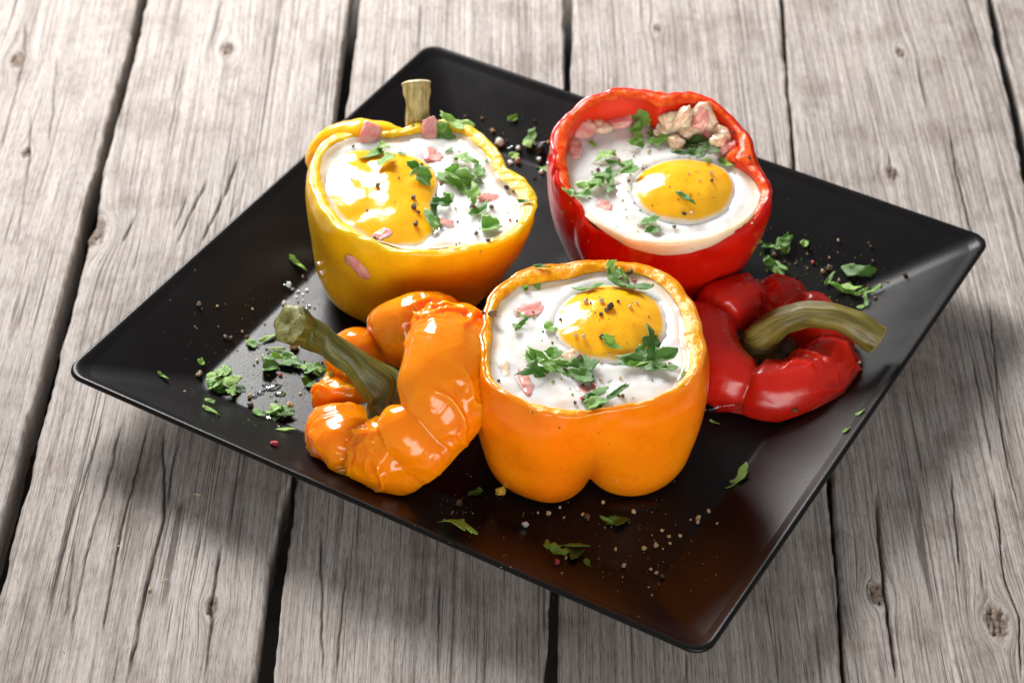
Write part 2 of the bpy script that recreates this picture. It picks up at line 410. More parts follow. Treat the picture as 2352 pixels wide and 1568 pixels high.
for k, (el, er) in enumerate(PL):
    y = np.linspace(Y0, Y1, NY)
    xl = np.interp(y, el[:, 1], el[:, 0]); xr = np.interp(y, er[:, 1], er[:, 0])
    wob = lambda s: .0007 * fbm(stack(y * 45, s + 0 * y, 3.3 + k + 0 * y), 3) + .0003 * perlin(stack(y * 260, s + 0 * y, 1.7 + k + 0 * y))
    xl = xl + wob(1.5); xr = xr + wob(9.5)
    s = np.linspace(0, 1, NX)
    X = xl[:, None] + s[None, :] * (xr - xl)[:, None]; Yg = np.repeat(y[:, None], NX, 1)
    u = X + .0026 * perlin(stack(X * 6, Yg * 4, k * 3.7)) + .0004 * perlin(stack(X * 40, Yg * 18, k * 5.1))
    kn = np.zeros_like(X)
    for (kx, ky, R) in knots.get(k, []):
        dx = X - kx; dy = (Yg - ky) * .55
        rho2 = dx * dx + dy * dy
        fall = np.exp(-rho2 / (R * 7) ** 2)
        u = u - fall * dx * np.minimum(1, R * R * 1.6 / np.maximum(rho2, 1e-9)) * .95
        ang = .3 * perlin(stack(X * 500, Yg * 500, k + 0 * X))
        kn = np.maximum(kn, 1 - smoothstep(.75, 1.15, np.sqrt(rho2) / R + ang))
    h = np.zeros_like(X)
    rg = perlin(stack(u * 640, Yg * 7, k * 2.2)) ; rg2 = perlin(stack(u * 1000, Yg * 12, k * 4.4 + 9))
    h += ridge[k] * (1 - 2 * np.abs(rg)) + .00014 * rg2
    h += .0005 * perlin(stack(X * 22, Yg * 3, k * 1.3 + 4))
    ck = np.zeros_like(X)
    for (pl, w, d) in cracks.get(k, []):
        pl = pl[np.argsort(pl[:, 1])]
        cx = np.interp(y, pl[:, 1], pl[:, 0]) + .0005 * fbm(stack(y * 90, pl[0, 0] * 999 + 0 * y, k + 0 * y), 3)
        tp = smoothstep(pl[0, 1] - .002, pl[0, 1] + .012, y) * (1 - smoothstep(pl[-1, 1] - .012, pl[-1, 1] + .002, y))
        tp = tp * (.85 + .3 * perlin(stack(y * 50, pl[0, 0] * 77 + 0 * y, 2.0 + 0 * y))); w = max(.00036, w * .52)
        m = np.exp(-((X - cx[:, None]) / (w * (.55 + .45 * tp[:, None]))) ** 2) * np.clip(tp, 0, 1)[:, None]
        h -= d * m; ck = np.maximum(ck, m)
    for _ in range(26):
        uc = rng.uniform(X.min(), X.max()); yc = rng.uniform(Y0, Y1); ln = rng.uniform(.012, .06); w = rng.uniform(.0002, .00042)
        m = np.exp(-((u - uc) / w) ** 2) * np.clip(1.2 - ((Yg - yc) / ln) ** 2, 0, 1)
        m *= rng.uniform(.35, .9)
        h -= .0009 * m; ck = np.maximum(ck, m * .85)
    h -= .0016 * smoothstep(.4, 1, kn) * (.4 + perlin(stack(X * 700, Yg * 700, k + 0 * X)))
    de = np.minimum(X - xl[:, None], xr[:, None] - X)
    bev = .0013 * (1 + .8 * perlin(stack(Yg * 60, X * 9, k + 0 * X)))
    h -= np.where(de < bev, (bev - de) ** 2 / np.maximum(bev, 1e-5), 0)
    zoff = [-.0004, 0, -.0006, -.0002, .0003, -.0012, 0, 0][k]
    Z = h + zoff + .022
    # side skirts
    Xf = np.concatenate([X[:, :1] + .0015, X[:, :1], X, X[:, -1:], X[:, -1:] - .0015], 1)
    Yf = np.concatenate([Yg[:, :1]] * 2 + [Yg] + [Yg[:, -1:]] * 2, 1)
    Zf = np.concatenate([0 * Z[:, :1], Z[:, :1] - .006, Z, Z[:, -1:] - .006, 0 * Z[:, :1]], 1)
    pad = lambda a: np.concatenate([a[:, :1]] * 2 + [a] + [a[:, -1:]] * 2, 1)
    uf = pad(u); uf[:, 0] += .02; uf[:, 1] += .006; uf[:, -1] -= .02; uf[:, -2] -= .006
    nc = NX + 4
    G = np.stack([uf, Yf, np.full_like(uf, k * 7.31)], -1)
    F = grid_faces(NY, nc, False)
    V = np.stack([Xf, Yf, Zf], -1).reshape(-1, 3)
    mesh_obj('plank', V, F, M_wood, table, attrs={'grain': ('FLOAT_VECTOR', G.reshape(-1, 3)), 'crack': ('FLOAT', pad(ck)), 'knot': ('FLOAT', pad(kn))})

# ------------------------------------------------------------------ plate
PU = np.array([.863, -.505]); PU = PU / np.linalg.norm(PU); PV = np.array([-PU[1], PU[0]])
HU, HV = .131, .1261
def rrect(hu, hv, r, n=14, m=30):
    pts = []
    for cx, cy, a0 in ((hu - r, hv - r, 0), (-hu + r, hv - r, 90), (-hu + r, -hv + r, 180), (hu - r, -hv + r, 270)):
        for i in range(n):
            a = math.radians(a0 + 90 * i / (n - 1)); pts.append((cx + r * math.cos(a), cy + r * math.sin(a)))
        nx = {0: (-hu + r, hv), 90: (-hu, -hv + r), 180: (hu - r, -hv), 270: (hu, hv - r)}[a0]
        p0 = pts[-1]
        for i in range(1, m): pts.append((p0[0] + (nx[0] - p0[0]) * i / m, p0[1] + (nx[1] - p0[1]) * i / m))
    return np.array(pts)
def ring(inset, z, r):
    r = .0070 if inset < .03 else .0075
    p = rrect(HU - inset, HV - inset, r)
    q = p[:, :1] * PU + p[:, 1:] * PV
    return np.concatenate([q, np.full((len(q), 1), z)], 1)
plate = empty('serving_plate', (0, 0, 0), label='square black glazed plate with raised sloping border on the wooden table', cat='plate')
def loft(name, rings, mat, parent, cap_first=False, cap_last=False, flip=False, **k):
    V = np.concatenate(rings); n = len(rings[0])
    F = [tuple(f) for f in grid_faces(len(rings), n).tolist()]
    if cap_first: F.append(tuple(range(n))[::-1])
    if cap_last: F.append(tuple(range((len(rings) - 1) * n, len(rings) * n)))
    if flip: F = [f[::-1] for f in F]
    return mesh_obj(name, V, F, mat, parent, **k)
loft('well', [ring(.10, .0067, .012), ring(.06, .0067, .012), ring(.038, .0067, .012), ring(.0352, .0067, .0118)], M_plate, plate, cap_first=True, flip=True)
bz = lambda d: .0071 + (.0325 - d) / .0325 * .0172
loft('border', [ring(.0352, .0067, .0118), ring(.0342, .0067, .0118), ring(.0332, .00685, .0118), ring(.0322, .0073, .0118), ring(.031, bz(.031), .0116)] +
     [ring(d, bz(d), .0112) for d in (.026, .021, .016, .011, .0075)] + [ring(.005, bz(.0052), .0112)], M_plate, plate, flip=True)
loft('lip', [ring(.005, bz(.0052), .0112), ring(.0034, bz(.0034), .0112), ring(.0022, bz(.0022) + .0002, .0112), ring(.0012, bz(.0014) + .0003, .0112), ring(.0005, .02375, .0112), ring(.0001, .0232, .0112), ring(0, .0226, .0112),
             ring(.0003, .0219, .0112), ring(.0010, .0214, .0112), ring(.003, .0204, .0116), ring(.010, .0165, .0116), ring(.030, .0055, .0116)], M_plate, plate, flip=True)
loft('foot', [ring(.030, .0055, .0116), ring(.034, .0035, .0116), ring(.0362, .0014, .0116), ring(.0375, .0004, .0116), ring(.041, .0004, .0116), ring(.043, .003, .0116), ring(.07, .0032, .0116)], M_plate, plate, cap_last=True, flip=True)

# ------------------------------------------------------------------ pepper cups
NT = 288
TH = np.linspace(-np.pi, np.pi, NT, endpoint=False)
def polar(pts, c, smooth=2.0):
    a = np.arctan2(pts[:, 1] - c[1], pts[:, 0] - c[0]); r = np.hypot(pts[:, 0] - c[0], pts[:, 1] - c[1])
    o = np.argsort(a); a = a[o]; r = r[o]
    rr = np.interp(TH, np.concatenate([a - 2 * np.pi, a, a + 2 * np.pi]), np.concatenate([r, r, r]))
    kx = np.arange(-12, 13); kk = np.exp(-(kx / (smooth * 1.6)) ** 2); kk /= kk.sum()
    return sum(w * np.roll(rr, s_) for w, s_ in zip(kk, kx))
def gauss_ang(t0, w): 
    d = (TH - t0 + np.pi) % (2 * np.pi) - np.pi
    return np.exp(-(d / w) ** 2)
class Cup: pass
def make_cup(name, label, cat, conv, outer, inner, c, cb, rimz, prof, notches, skin, flesh, wall, deep=.022, group=None, crimp=1.0):
    cup = Cup(); cup.c = np.array(c); cup.rimz = rimz
    po = np.array([px_plane(*conv(*p), rimz) for p in outer]); pi_ = np.array([px_plane(*conv(*p), rimz) for p in inner])
    R = polar(po, c); I = polar(pi_, c); I = np.minimum(I, R - .0028)
    cup.R, cup.I = R, I
    base = .0071
    root = empty(name, (c[0], c[1], base), label=label, cat=cat, group=group)
    rows = []
    prof = np.array(prof)
    t = np.linspace(0, 1, 64)
    rho = np.interp(t, np.linspace(0, 1, len(prof)), prof[:, 0]); zz = np.interp(t, np.linspace(0, 1, len(prof)), prof[:, 1])
    for _ in range(3):
        rho[1:-1] = (rho[:-2] + 2 * rho[1:-1] + rho[2:]) / 4; zz[1:-1] = (zz[:-2] + 2 * zz[1:-1] + zz[2:]) / 4
    zt = prof[-1, 1]
    ca, sa = np.cos(TH), np.sin(TH)
    zr = np.array([rimz(c[0] + R[i] * ca[i], c[1] + R[i] * sa[i]) for i in range(NT)])
    Rs = polar(np.stack([c[0] + R * ca, c[1] + R * sa], 1), c, 6)
    for rr, z in zip(rho, zz):
        f = (z - base) / (zt - base)                   # 0 bottom, 1 rim
        low = (1 - smoothstep(.0, .95, f)) ** 1.6
        rimw = smoothstep(.75, 1, f)
        r = rr * (R * rimw + Rs * (1 - rimw))
        zadd = np.zeros(NT)
        for (t0, w, d0, d1) in notches:
            g = np.exp(-(np.abs((TH - t0 + np.pi) % (2 * np.pi) - np.pi) / w) ** 1.15)
            r = r * (1 - g * (d0 * low + d1 * (1 - low)))
            zadd += g * .0020 * (1 - smoothstep(.0, .35, f)) * min(1, d0 * 4)
        zf = np.maximum(base + (zr - base) * f, .0) + zadd
        cx = c[0] * f + cb[0] * (1 - f); cy = c[1] * f + cb[1] * (1 - f)
        x = cx + r * ca; y = cy + r * sa
        n = .0010 * perlin(stack(x * 45, y * 45, zf * 40)) + crimp * rimw * (.0010 * perlin(stack(TH * 4.3, zf * 120, 3.1 + c[0] * 50)) + .0004 * perlin(stack(TH * 13, zf * 200, 5.1)) * smoothstep(-.3, .5, perlin(stack(TH * 2.1, 0 * TH, 8.8 + c[0] * 60))))
        x = x + n * ca; y = y + n * sa
        zf = zf + crimp * rimw * (.0010 * perlin(stack(TH * 4, 0 * TH, 1.3 + c[0] * 70)) + .0006 * perlin(stack(TH * 12, 0 * TH, 2.3 + c[0] * 70)) * smoothstep(-.3, .5, perlin(stack(TH * 2.7, 0 * TH, 4.4 + c[0] * 60))))
        rows.append(np.stack([x, y, zf], 1))
    o = np.array([c[0], c[1], base])
    skinrows = [q - o for q in rows]
    # small curled lip at the cut edge
    last = skinrows[-1]; inw = np.stack([-ca, -sa, 0 * ca], 1)
    lip1 = last + inw * .0006 + np.array([0, 0, .0004]); lip2 = last + inw * .0014 + np.array([0, 0, .0002])
    skinrows += [lip1, lip2]
    cup.skin = loft('skin', skinrows, skin, root)
    # flesh: cut surface + inner wall
    fr = [lip2]
    outl = lip2
    inn = np.stack([I * ca, I * sa, zr - base - .0010], 1) + np.array([c[0], c[1], 0]) - np.array([o[0], o[1], 0])
    for k in range(1, 7):
        f = k / 6
        q = outl * (1 - f) + inn * f
        x, y = q[:, 0], q[:, 1]
        q = q + np.stack([0 * x, 0 * x, .0004 * perlin(stack(x * 260 + 3, y * 260, 1.1)) + .0003 * perlin(stack(x * 700, y * 700, 4.1)) + .0005 * math.sin(math.pi * f)], 1)
        fr.append(q)
    cup.flesh = loft('cut_rim', fr, flesh, root); fr = [fr[-1]]
    for k in range(1, 13):
        f = k / 12
        q = inn.copy(); q[:, 2] -= f * deep * (zr - base) / (zt - base)
        s_ = 1 - .16 * f ** 2 + .012 * perlin(stack(TH * 3, f * 4 + 0 * TH, 7.7))
        q[:, 0] *= s_; q[:, 1] *= s_
        fr.append(q)
    cup.wall = loft('inner_wall', fr, wall, root, cap_last=True)
    cup.root = root; cup.zr = zr
    return cup

flat = lambda z: (lambda x, y: z)
PROF_O = [(0, .0130), (.30, .0110), (.60, .0082), (.84, .0072), (.935, .0088), (1.00, .0150), (1.04, .0245), (1.065, .034), (1.075, .043), (1.055, .051), (1.015, .057), (1.0, .060)]
O_out = [(265, 270), (385, 170), (520, 105), (680, 78), (850, 65), (1000, 62), (1170, 78), (1350, 165), (1410, 225), (1470, 330), (1500, 450), (1525, 590), (1510, 680), (1450, 755), (1380, 800),
         (1250, 868), (1100, 900), (980, 925), (900, 938), (790, 952), (720, 962), (620, 945), (520, 895), (400, 835), (290, 775), (248, 710), (238, 640), (246, 540), (268, 420), (262, 330)]
O_in = [(330, 330), (400, 245), (480, 195), (560, 180), (760, 150), (880, 112), (1000, 108), (1180, 130), (1290, 200), (1350, 270), (1392, 350), (1405, 480), (1435, 560), (1432, 640), (1400, 720),
        (1350, 785), (1250, 835), (1100, 872), (900, 900), (740, 895), (600, 872), (500, 850), (390, 795), (312, 715), (302, 600), (318, 480)]
cupO = make_cup('stuffed_pepper', 'orange bell pepper cup with a deep cleft in its base, filled with egg', 'bell pepper', zO, O_out, O_in, (.0140, -.0625), (.0140, -.0590), flat(.060), PROF_O,
                [(-1.52, .26, .36, .02), (-3.0, .3, .14, .0), (.1, .3, .14, 0), (1.6, .3, .14, .0)], M_orange, F_orange, W_orange)
rz = lambda x, y: .050 + (y + .001) * .2278
R_out = [(195, 380), (260, 300), (340, 225), (400, 170), (500, 130), (620, 105), (740, 95), (860, 110), (980, 135), (1080, 130), (1180, 120), (1300, 150), (1360, 210), (1500, 310), (1570, 400), (1592, 500),
         (1615, 590), (1690, 740), (1722, 830), (1690, 920), (1600, 1020), (1480, 1100), (1330, 1165), (1180, 1205), (1000, 1225), (860, 1225), (740, 1205), (640, 1155), (500, 1080), (430, 1065), (370, 975), (300, 855), (215, 740), (190, 600), (184, 480)]
R_in = [(290, 470), (330, 330), (420, 240), (520, 185), (640, 165), (760, 165), (860, 185), (905, 230), (950, 240), (1080, 205), (1200, 190), (1290, 215), (1400, 300), (1480, 400), (1500, 480), (1470, 560),
        (1420, 590), (1500, 590), (1590, 680), (1640, 780), (1635, 860), (1575, 960), (1450, 1060), (1300, 1130), (1150, 1175), (1000, 1190), (860, 1185), (740, 1160), (600, 1090), (480, 1020), (400, 930), (335, 800), (300, 640)]
PROF_R = [(0, .0130), (.25, .0115), (.45, .0085), (.58, .0072), (.70, .0080), (.82, .0130), (.90, .0215), (.96, .031), (1.01, .041), (1.025, .050), (1.015, .056), (1.0, .060)]
cupR = make_cup('stuffed_pepper', 'red bell pepper cup with egg running over its front rim', 'bell pepper', zR, R_out, R_in, (.0440, .0370), (.0430, .0420), rz, PROF_R,
                [(-2.62, .22, .16, .045), (-.9, .3, .10, .01), (.75, .3, .12, .02), (1.75, .28, .12, .02)], M_red, F_red, W_red, crimp=1.3)
Y_out = [(140, 440), (200, 365), (300, 318), (480, 305), (580, 318), (680, 300), (760, 270), (880, 250), (990, 265), (1100, 330), (1170, 390), (1230, 480), (1260, 540), (1340, 590), (1400, 660), (1420, 740),
         (1385, 850), (1290, 930), (1150, 985), (960, 1010), (800, 1025), (680, 1032), (520, 985), (400, 930), (280, 870), (200, 780), (150, 680), (125, 560)]
Y_in = [(205, 460), (270, 395), (380, 350), (500, 345), (600, 350), (720, 325), (800, 315), (890, 300), (980, 315), (1070, 380), (1130, 440), (1170, 520), (1200, 580), (1280, 640), (1335, 700), (1345, 760),
        (1310, 840), (1240, 895), (1120, 945), (940, 965), (800, 985), (690, 990), (560, 955), (450, 905), (340, 840), (270, 770), (225, 680), (195, 560)]
PROF_Y = [(0, .0115), (.25, .0095), (.44, .0078), (.58, .0072), (.70, .0083), (.80, .0135), (.88, .0215), (.93, .031), (.99, .041), (1.02, .050), (1.015, .056), (1.0, .060)]
cupY = make_cup('stuffed_pepper', 'yellow bell pepper with its stem on, cut open along the top and filled with egg', 'bell pepper', zY, Y_out, Y_in, (-.0470, .0240), (-.0560, .0290), flat(.060), PROF_Y,
                [(-.6, .3, .10, .02), (2.0, .3, .16, .02), (3.0, .3, .06, .02)], M_yellow, F_yellow, W_yellow)

# shoulder of the yellow pepper behind the opening
def blob(name, c, rad, mat, parent, amp=.0008, freq=70, n=(28, 40), lobes=None, rot=None, loc=None):
    ph = np.linspace(0, np.pi, n[0])[:, None]; th = np.linspace(0, 2 * np.pi, n[1], endpoint=False)[None, :]
    x = np.sin(ph) * np.cos(th); y = np.sin(ph) * np.sin(th); z = np.cos(ph) + 0 * th
    P = np.stack([x, y, z], -1) * np.array(rad)
    q = P + np.array(c)
    P = P + (amp * fbm(q * freq + 5.5, 3))[..., None] * np.stack([x, y, z], -1)
    V = P.reshape(-1, 3) + np.array(c)
    return mesh_obj(name, V, grid_faces(n[0], n[1], flip=True), mat, parent, loc=loc)
oY = np.array([-.0470, .0240, .0071])
blob('shoulder', np.array([-.0700, .0615, .0435]) - oY, (.0240, .0105, .0192), M_yellow, cupY.root, .0014, 70, (48, 64))
blob('shoulder', np.array([-.0385, .0655, .0395]) - oY, (.0150, .0085, .0185), M_yellow, cupY.root, .0012, 70, (40, 56))

def sweep(name, path, radii, mat, parent, ridges=7, ramp_=.10, nseg=40, nside=36, loc=None, seed=0., wob=.04, endcap=.6, end_mat=None, cap=True):
    path = np.array(path, float); t = np.linspace(0, 1, len(path)); T = np.linspace(0, 1, nseg)
    # catmull-like smooth interpolation through a dense resample + smoothing
    P = np.stack([np.interp(T, t, path[:, i]) for i in range(3)], 1); Rr = np.interp(T, t, radii)
    for _ in range(6):
        P[1:-1] = (P[:-2] + 2 * P[1:-1] + P[2:]) / 4; Rr[1:-1] = (Rr[:-2] + 2 * Rr[1:-1] + Rr[2:]) / 4
    tan = np.gradient(P, axis=0); tan /= np.linalg.norm(tan, axis=1)[:, None]
    up = np.array([.13, .2, .97]); rows = []; A = []
    th = np.linspace(0, 2 * np.pi, nside, endpoint=False)
    for i in range(nseg):
        n1 = np.cross(tan[i], up); n1 /= np.linalg.norm(n1); n2 = np.cross(n1, tan[i])
        rad = Rr[i] * (1 + ramp_ * np.cos(ridges * th + seed + 2 * T[i]) + wob * 2 * perlin(stack(np.cos(th) * 2 + seed, np.sin(th) * 2, T[i] * 7 + 0 * th)) - .06 * np.abs(perlin(stack(np.cos(th) * 4, np.sin(th) * 4 + seed, T[i] * 2 + 0 * th))))
        rows.append(P[i] + rad[:, None] * (np.cos(th)[:, None] * n1 + np.sin(th)[:, None] * n2))
        A.append(np.stack([np.cos(th) * .5 + seed, np.full_like(th, T[i]), np.sin(th) * .5], 1))
    # domed cut end, a sub-part of the stem
    e = [rows[-1]]
    for f, dz in ((.93, .06), (.75, .12), (.4, .10), (.1, .05)):
        e.append(P[-1] + (rows[nseg - 1] - P[-1]) * f + tan[-1] * Rr[-1] * dz * endcap * 2)
    n = nside
    F = [tuple(f[::-1]) for f in grid_faces(nseg, n).tolist()]; F.append(tuple(range(n)))
    st = mesh_obj(name, np.concatenate(rows), F, mat, parent, loc=loc, attrs={'along': ('FLOAT_VECTOR', np.concatenate(A))})
    if not cap: return st
    F = [tuple(f[::-1]) for f in grid_faces(len(e), n).tolist()]; F.append(tuple(range((len(e) - 1) * n, len(e) * n))[::-1])
    mesh_obj('cut_end', np.concatenate(e), F, end_mat or mat, st, attrs={'along': ('FLOAT_VECTOR', np.concatenate([A[-1]] * len(e)))})
    return st
sweep('stem', np.array([(-.0500, .0640, .0490), (-.0503, .0680, .0550), (-.0506, .0720, .0610), (-.0508, .0755, .0655), (-.0512, .0785, .0690)]) - oY,
      [.0068, .0050, .0044, .0050, .0056], M_stemY, cupY.root, 6, .06, seed=1.3, end_mat=M_endT)

oR = np.array([.0440, .0370, .0071])
for pts, rr_ in (([(925, 170), (922, 240), (910, 300), (895, 350)], [.0042, .0036, .0034, .0040]), ([(1490, 560), (1450, 575), (1415, 600), (1400, 640)], [.0032, .0028, .0026, .0030])):
    zs = np.linspace(0, 1, len(pts)); path = []
    for (x, y), f in zip(pts, zs):
        top = px_plane(*zR(x, y), rz); zz_ = top[2] - .001 - f * (top[2] - .0515)
        path.append(px(*zR(x, y), zz_))
    sweep('rib', np.array(path) - oR, rr_, F_red, cupR.root, 3, .05, 24, 20, seed=2.0, cap=False)

# ------------------------------------------------------------------ eggs
def surf_egg(cup, name, label, zfun, yolk_c, yolk_out, yolk_h, white_scale=1.0, over=None, noise_a=.0006, ynoise=.00035, fscale=1.0, yf=110):
    c = cup.c; ca, sa = np.cos(TH), np.sin(TH)
    Rw = cup.I * 1.012 * white_scale
    if over is not None: Rw = Rw + over
    fr = np.linspace(0, 1, 70) ** .8
    z0 = zfun(c[0], c[1])
    o = np.array([c[0], c[1], z0 - .006])
    root = empty(name, o, label=label, cat='egg')
    X = c[0] + fr[:, None] * (Rw * ca)[None]; Y = c[1] + fr[:, None] * (Rw * sa)[None]
    yo = polar(yolk_out, yolk_c, 3)
    def yr(X, Y):
        a = np.arctan2(Y - yolk_c[1], X - yolk_c[0]); r = np.hypot(X - yolk_c[0], Y - yolk_c[1])
        return r / np.interp(a, np.append(TH, np.pi), np.append(yo, yo[0]))
    def zw(X, Y):
        return zfun(X, Y) + noise_a * fbm(stack(X * 75, Y * 75, 2.2 + c[0] * 90), 3)
    Z = zw(X, Y)
    q = yr(X, Y)
    Z = Z - .0022 * (1 - smoothstep(.78, 1.0, q)) + .0007 * np.exp(-((q - 1.12) / .10) ** 2)
    e = fr[:, None] + 0 * TH[None]
    Z = Z + .0012 * smoothstep(.93, 1.0, e)
    if over is not None:
        Z = Z + over[None] * .4 * smoothstep(.75, .95, e) - (over[None] * 1.3) * smoothstep(.965, 1.0, e)
    V = np.stack([X, Y, Z], -1).reshape(-1, 3) - o
    w = mesh_obj('egg_white', V, grid_faces(70, NT, flip=True), M_white, root, attrs={'thin': ('FLOAT', smoothstep(.80, 1.0, e) * .9)})
    fr = np.linspace(0, 1.06, 44)
    X = yolk_c[0] + fr[:, None] * (yo * ca)[None]; Y = yolk_c[1] + fr[:, None] * (yo * sa)[None]
    qq = fr[:, None] + 0 * TH[None]
    Z = zw(yolk_c[0] + .0 * X, yolk_c[1] + .0 * Y) * 0 + zfun(X, Y) + yolk_h * np.clip(1 - qq ** 2.4, -.3, 1) ** 1.0 + ynoise * fbm(stack(X * yf, Y * yf, 8.8), 2)
    Z = np.where(qq > 1, Z - .0006 - (qq - 1) * .02, Z)
    V = np.stack([X, Y, Z], -1).reshape(-1, 3) - o
    mesh_obj('yolk', V, grid_faces(44, NT, flip=True), M_yolk, root, attrs={'film': ('FLOAT', smoothstep(.78, 1.03, qq) * fscale)})
    return root
def outline(conv, pts, fz): return np.array([px_plane(*conv(*p), fz)[:2] for p in pts])
ell = lambda cx, cy, a, b, n=40, j=.03: [(cx + a * math.cos(2 * math.pi * i / n) * (1 + j * math.sin(3 * i * 2 * math.pi / n + cx)), cy + b * math.sin(2 * math.pi * i / n) * (1 + j * math.cos(2 * i * 2 * math.pi / n))) for i in range(n)]
zeO = flat(.0575)
pO = outline(zO, ell(992, 398, 325, 232), flat(.0595))
surf_egg(cupO, 'baked_egg', 'baked egg with round runny yolk inside the orange pepper', zeO, pO.mean(0), pO, .0050)
zeR = lambda x, y: .0524 + .05 * y + 0 * x
pR = outline(zR, ell(1110, 828, 365, 222), flat(.053))
dfront = gauss_ang(-1.50, .75)
surf_egg(cupR, 'baked_egg', 'baked egg with a round yolk sitting low inside the red pepper', zeR, pR.mean(0), pR, .0062, over=.0042 * dfront)
zeY = flat(.0578)
pY = outline(zY, [(212, 580), (245, 490), (330, 430), (430, 410), (560, 425), (700, 450), (810, 500), (865, 570), (850, 660), (815, 740), (850, 850), (835, 930), (740, 975), (560, 975), (460, 925), (370, 865), (300, 800), (240, 710)], flat(.0585))
surf_egg(cupY, 'baked_egg', 'baked egg with a wide broken yolk inside the yellow pepper', zeY, pY.mean(0), pY, .0034, noise_a=.0009, ynoise=.0006, yf=80, fscale=.8)

# ------------------------------------------------------------------ lids
def make_lid(name, label, loc, axis, spin, prof, creases, mat, calyx_mat, wr, stem_path, stem_r, stem_mat_, scale=1.0, bulge=.0028, seed=0., end_mat=None):
    ax = Vector(axis).normalized()
    q = Vector((0, 0, 1)).rotation_difference(ax) @ Quaternion((0, 0, 1), spin)
    root = empty(name, loc, label=label, cat='pepper lid'); root.rotation_mode = 'QUATERNION'; root.rotation_quaternion = q
    prof = np.array(prof); n = 150; nt = 420
    d = np.concatenate([[0], np.cumsum(np.hypot(*np.diff(prof, axis=0).T))]); t = np.linspace(0, d[-1], n)
    r = np.interp(t, d, prof[:, 0]); h = np.interp(t, d, prof[:, 1])
    for _ in range(10):
        r[1:-1] = (r[:-2] + 2 * r[1:-1] + r[2:]) / 4; h[1:-1] = (h[:-2] + 2 * h[1:-1] + h[2:]) / 4
    tr = np.gradient(r); th_ = np.gradient(h); ln = np.hypot(tr, th_); nr, nh = -th_ / ln, tr / ln     # normal of the profile
    if (nh[np.argmax(h)]) < 0: nr, nh = -nr, -nh
    ph = np.linspace(-np.pi, np.pi, nt, endpoint=False)
    # lobes: distance to nearest crease
    qi = q.inverted(); cc = []
    for (pp, w, dep) in creases:                                  # crease positions read off the photo, taken to the lid's own plane
        dv = Vector(ray(*pp)); tt = (Vector(loc) - Vector(CAM)).dot(ax) / dv.dot(ax)
        lp = qi @ (Vector(CAM) + dv * tt - Vector(loc)); cc.append((math.atan2(lp.y, lp.x), w, dep))
    creases = cc
    cr = np.array(sorted(c[0] for c in creases))
    disp = np.zeros((n, nt)); s01 = (t / d[-1])[:, None]
    s_edge = d[int(np.argmin(prof[:, 1] + (prof[:, 0] < .025))) ] / d[-1]      # the cut edge; beyond it the inside follows the outside
    body = smoothstep(.02, .16, s01) * np.tanh((s_edge + .02 - s01) * 16)
    ext = np.concatenate([cr - 2 * np.pi, cr, cr + 2 * np.pi])
    phw = ph[None, :] + .07 * perlin(stack(s01 * 5 + seed, np.cos(ph)[None, :] * 2, np.sin(ph)[None, :] * 2))
    idx = np.clip(np.searchsorted(ext, phw) - 1, 0, len(ext) - 2)
    a, b = ext[idx], ext[idx + 1]; f = (phw - a) / (b - a); wid = (b - a)
    dome = np.clip(1 - np.abs(2 * f - 1) ** 2.4, 0, 1) ** .75
    disp += body * dome * bulge * np.clip(wid / .9, .5, 1.6) - body * bulge * .5 + body * .0034 * perlin(np.stack([r[:, None] * np.cos(ph)[None], r[:, None] * np.sin(ph)[None], h[:, None] + 0 * ph[None]], -1) * 30 + seed * 3)
    for (c0, w, dep) in creases:
        dd = (phw - c0 + np.pi) % (2 * np.pi) - np.pi
        disp -= body * dep * np.exp(-np.abs(dd / w) ** 1.6)
    ca, sa = np.cos(ph)[None], np.sin(ph)[None]
    X = r[:, None] * ca; Y = r[:, None] * sa; Z = h[:, None] + 0 * ca
    P = np.stack([X, Y, Z], -1) + seed
    wp = P * 55 + .6 * stack(perlin(P * 60), perlin(P * 60 + 9), perlin(P * 60 + 19))
    w1 = 1 - np.abs(perlin(wp)) * 2.2; w1 = np.clip(w1, 0, 1) ** 3
    wq = P * 120 + .8 * stack(perlin(P * 110 + 3), perlin(P * 110 + 29), perlin(P * 110 + 39))
    w2 = np.clip(1 - np.abs(perlin(wq)) * 2.4, 0, 1) ** 3
    zone = smoothstep(.12, .5, perlin(P * 28 + 41))
    zone = np.maximum(zone, .05)
    for (pc, pw) in wr['zones']:
        dd = (ph[None] - pc + np.pi) % (2 * np.pi) - np.pi
        zone = np.maximum(zone, np.exp(-(dd / pw) ** 2) + 0 * zone)
    disp += body * zone * (wr['a1'] * (w1 - .3) + wr['a2'] * (w2 - .3)) + body * .0012 * perlin(P * 40 + 77)
    X = (r[:, None] + disp * nr[:, None]) * ca; Y = (r[:, None] + disp * nr[:, None]) * sa; Z = h[:, None] + disp * nh[:, None]
    # ragged cut edge
    ed = smoothstep(.70, .86, s01) * (1 - smoothstep(.90, 1, s01) * .5)
    Z = Z + ed * (.0022 * perlin(stack(ca * 2 + seed, sa * 2, .7)) + .0008 * perlin(stack(ca * 9, sa * 9, .7 + seed)))
    V = np.stack([X, Y, Z], -1).reshape(-1, 3) * scale
    Rm = np.array(q.to_matrix()); Wd = V @ Rm.T + np.array(loc)         # the soft roasted flesh settles flat on the plate
    uu = np.abs(Wd[:, :2] @ PU); vv = np.abs(Wd[:, :2] @ PV); ins = np.minimum(HU - uu, HV - vv)
    pz = np.where(ins < .0325, bz(ins), .0067) + .0003
    Wd[:, 2] = np.where(Wd[:, 2] < pz + .004, pz + .004 * np.exp(np.minimum(0, (Wd[:, 2] - pz - .004) / .004)), Wd[:, 2])
    V = (Wd - np.array(loc)) @ Rm
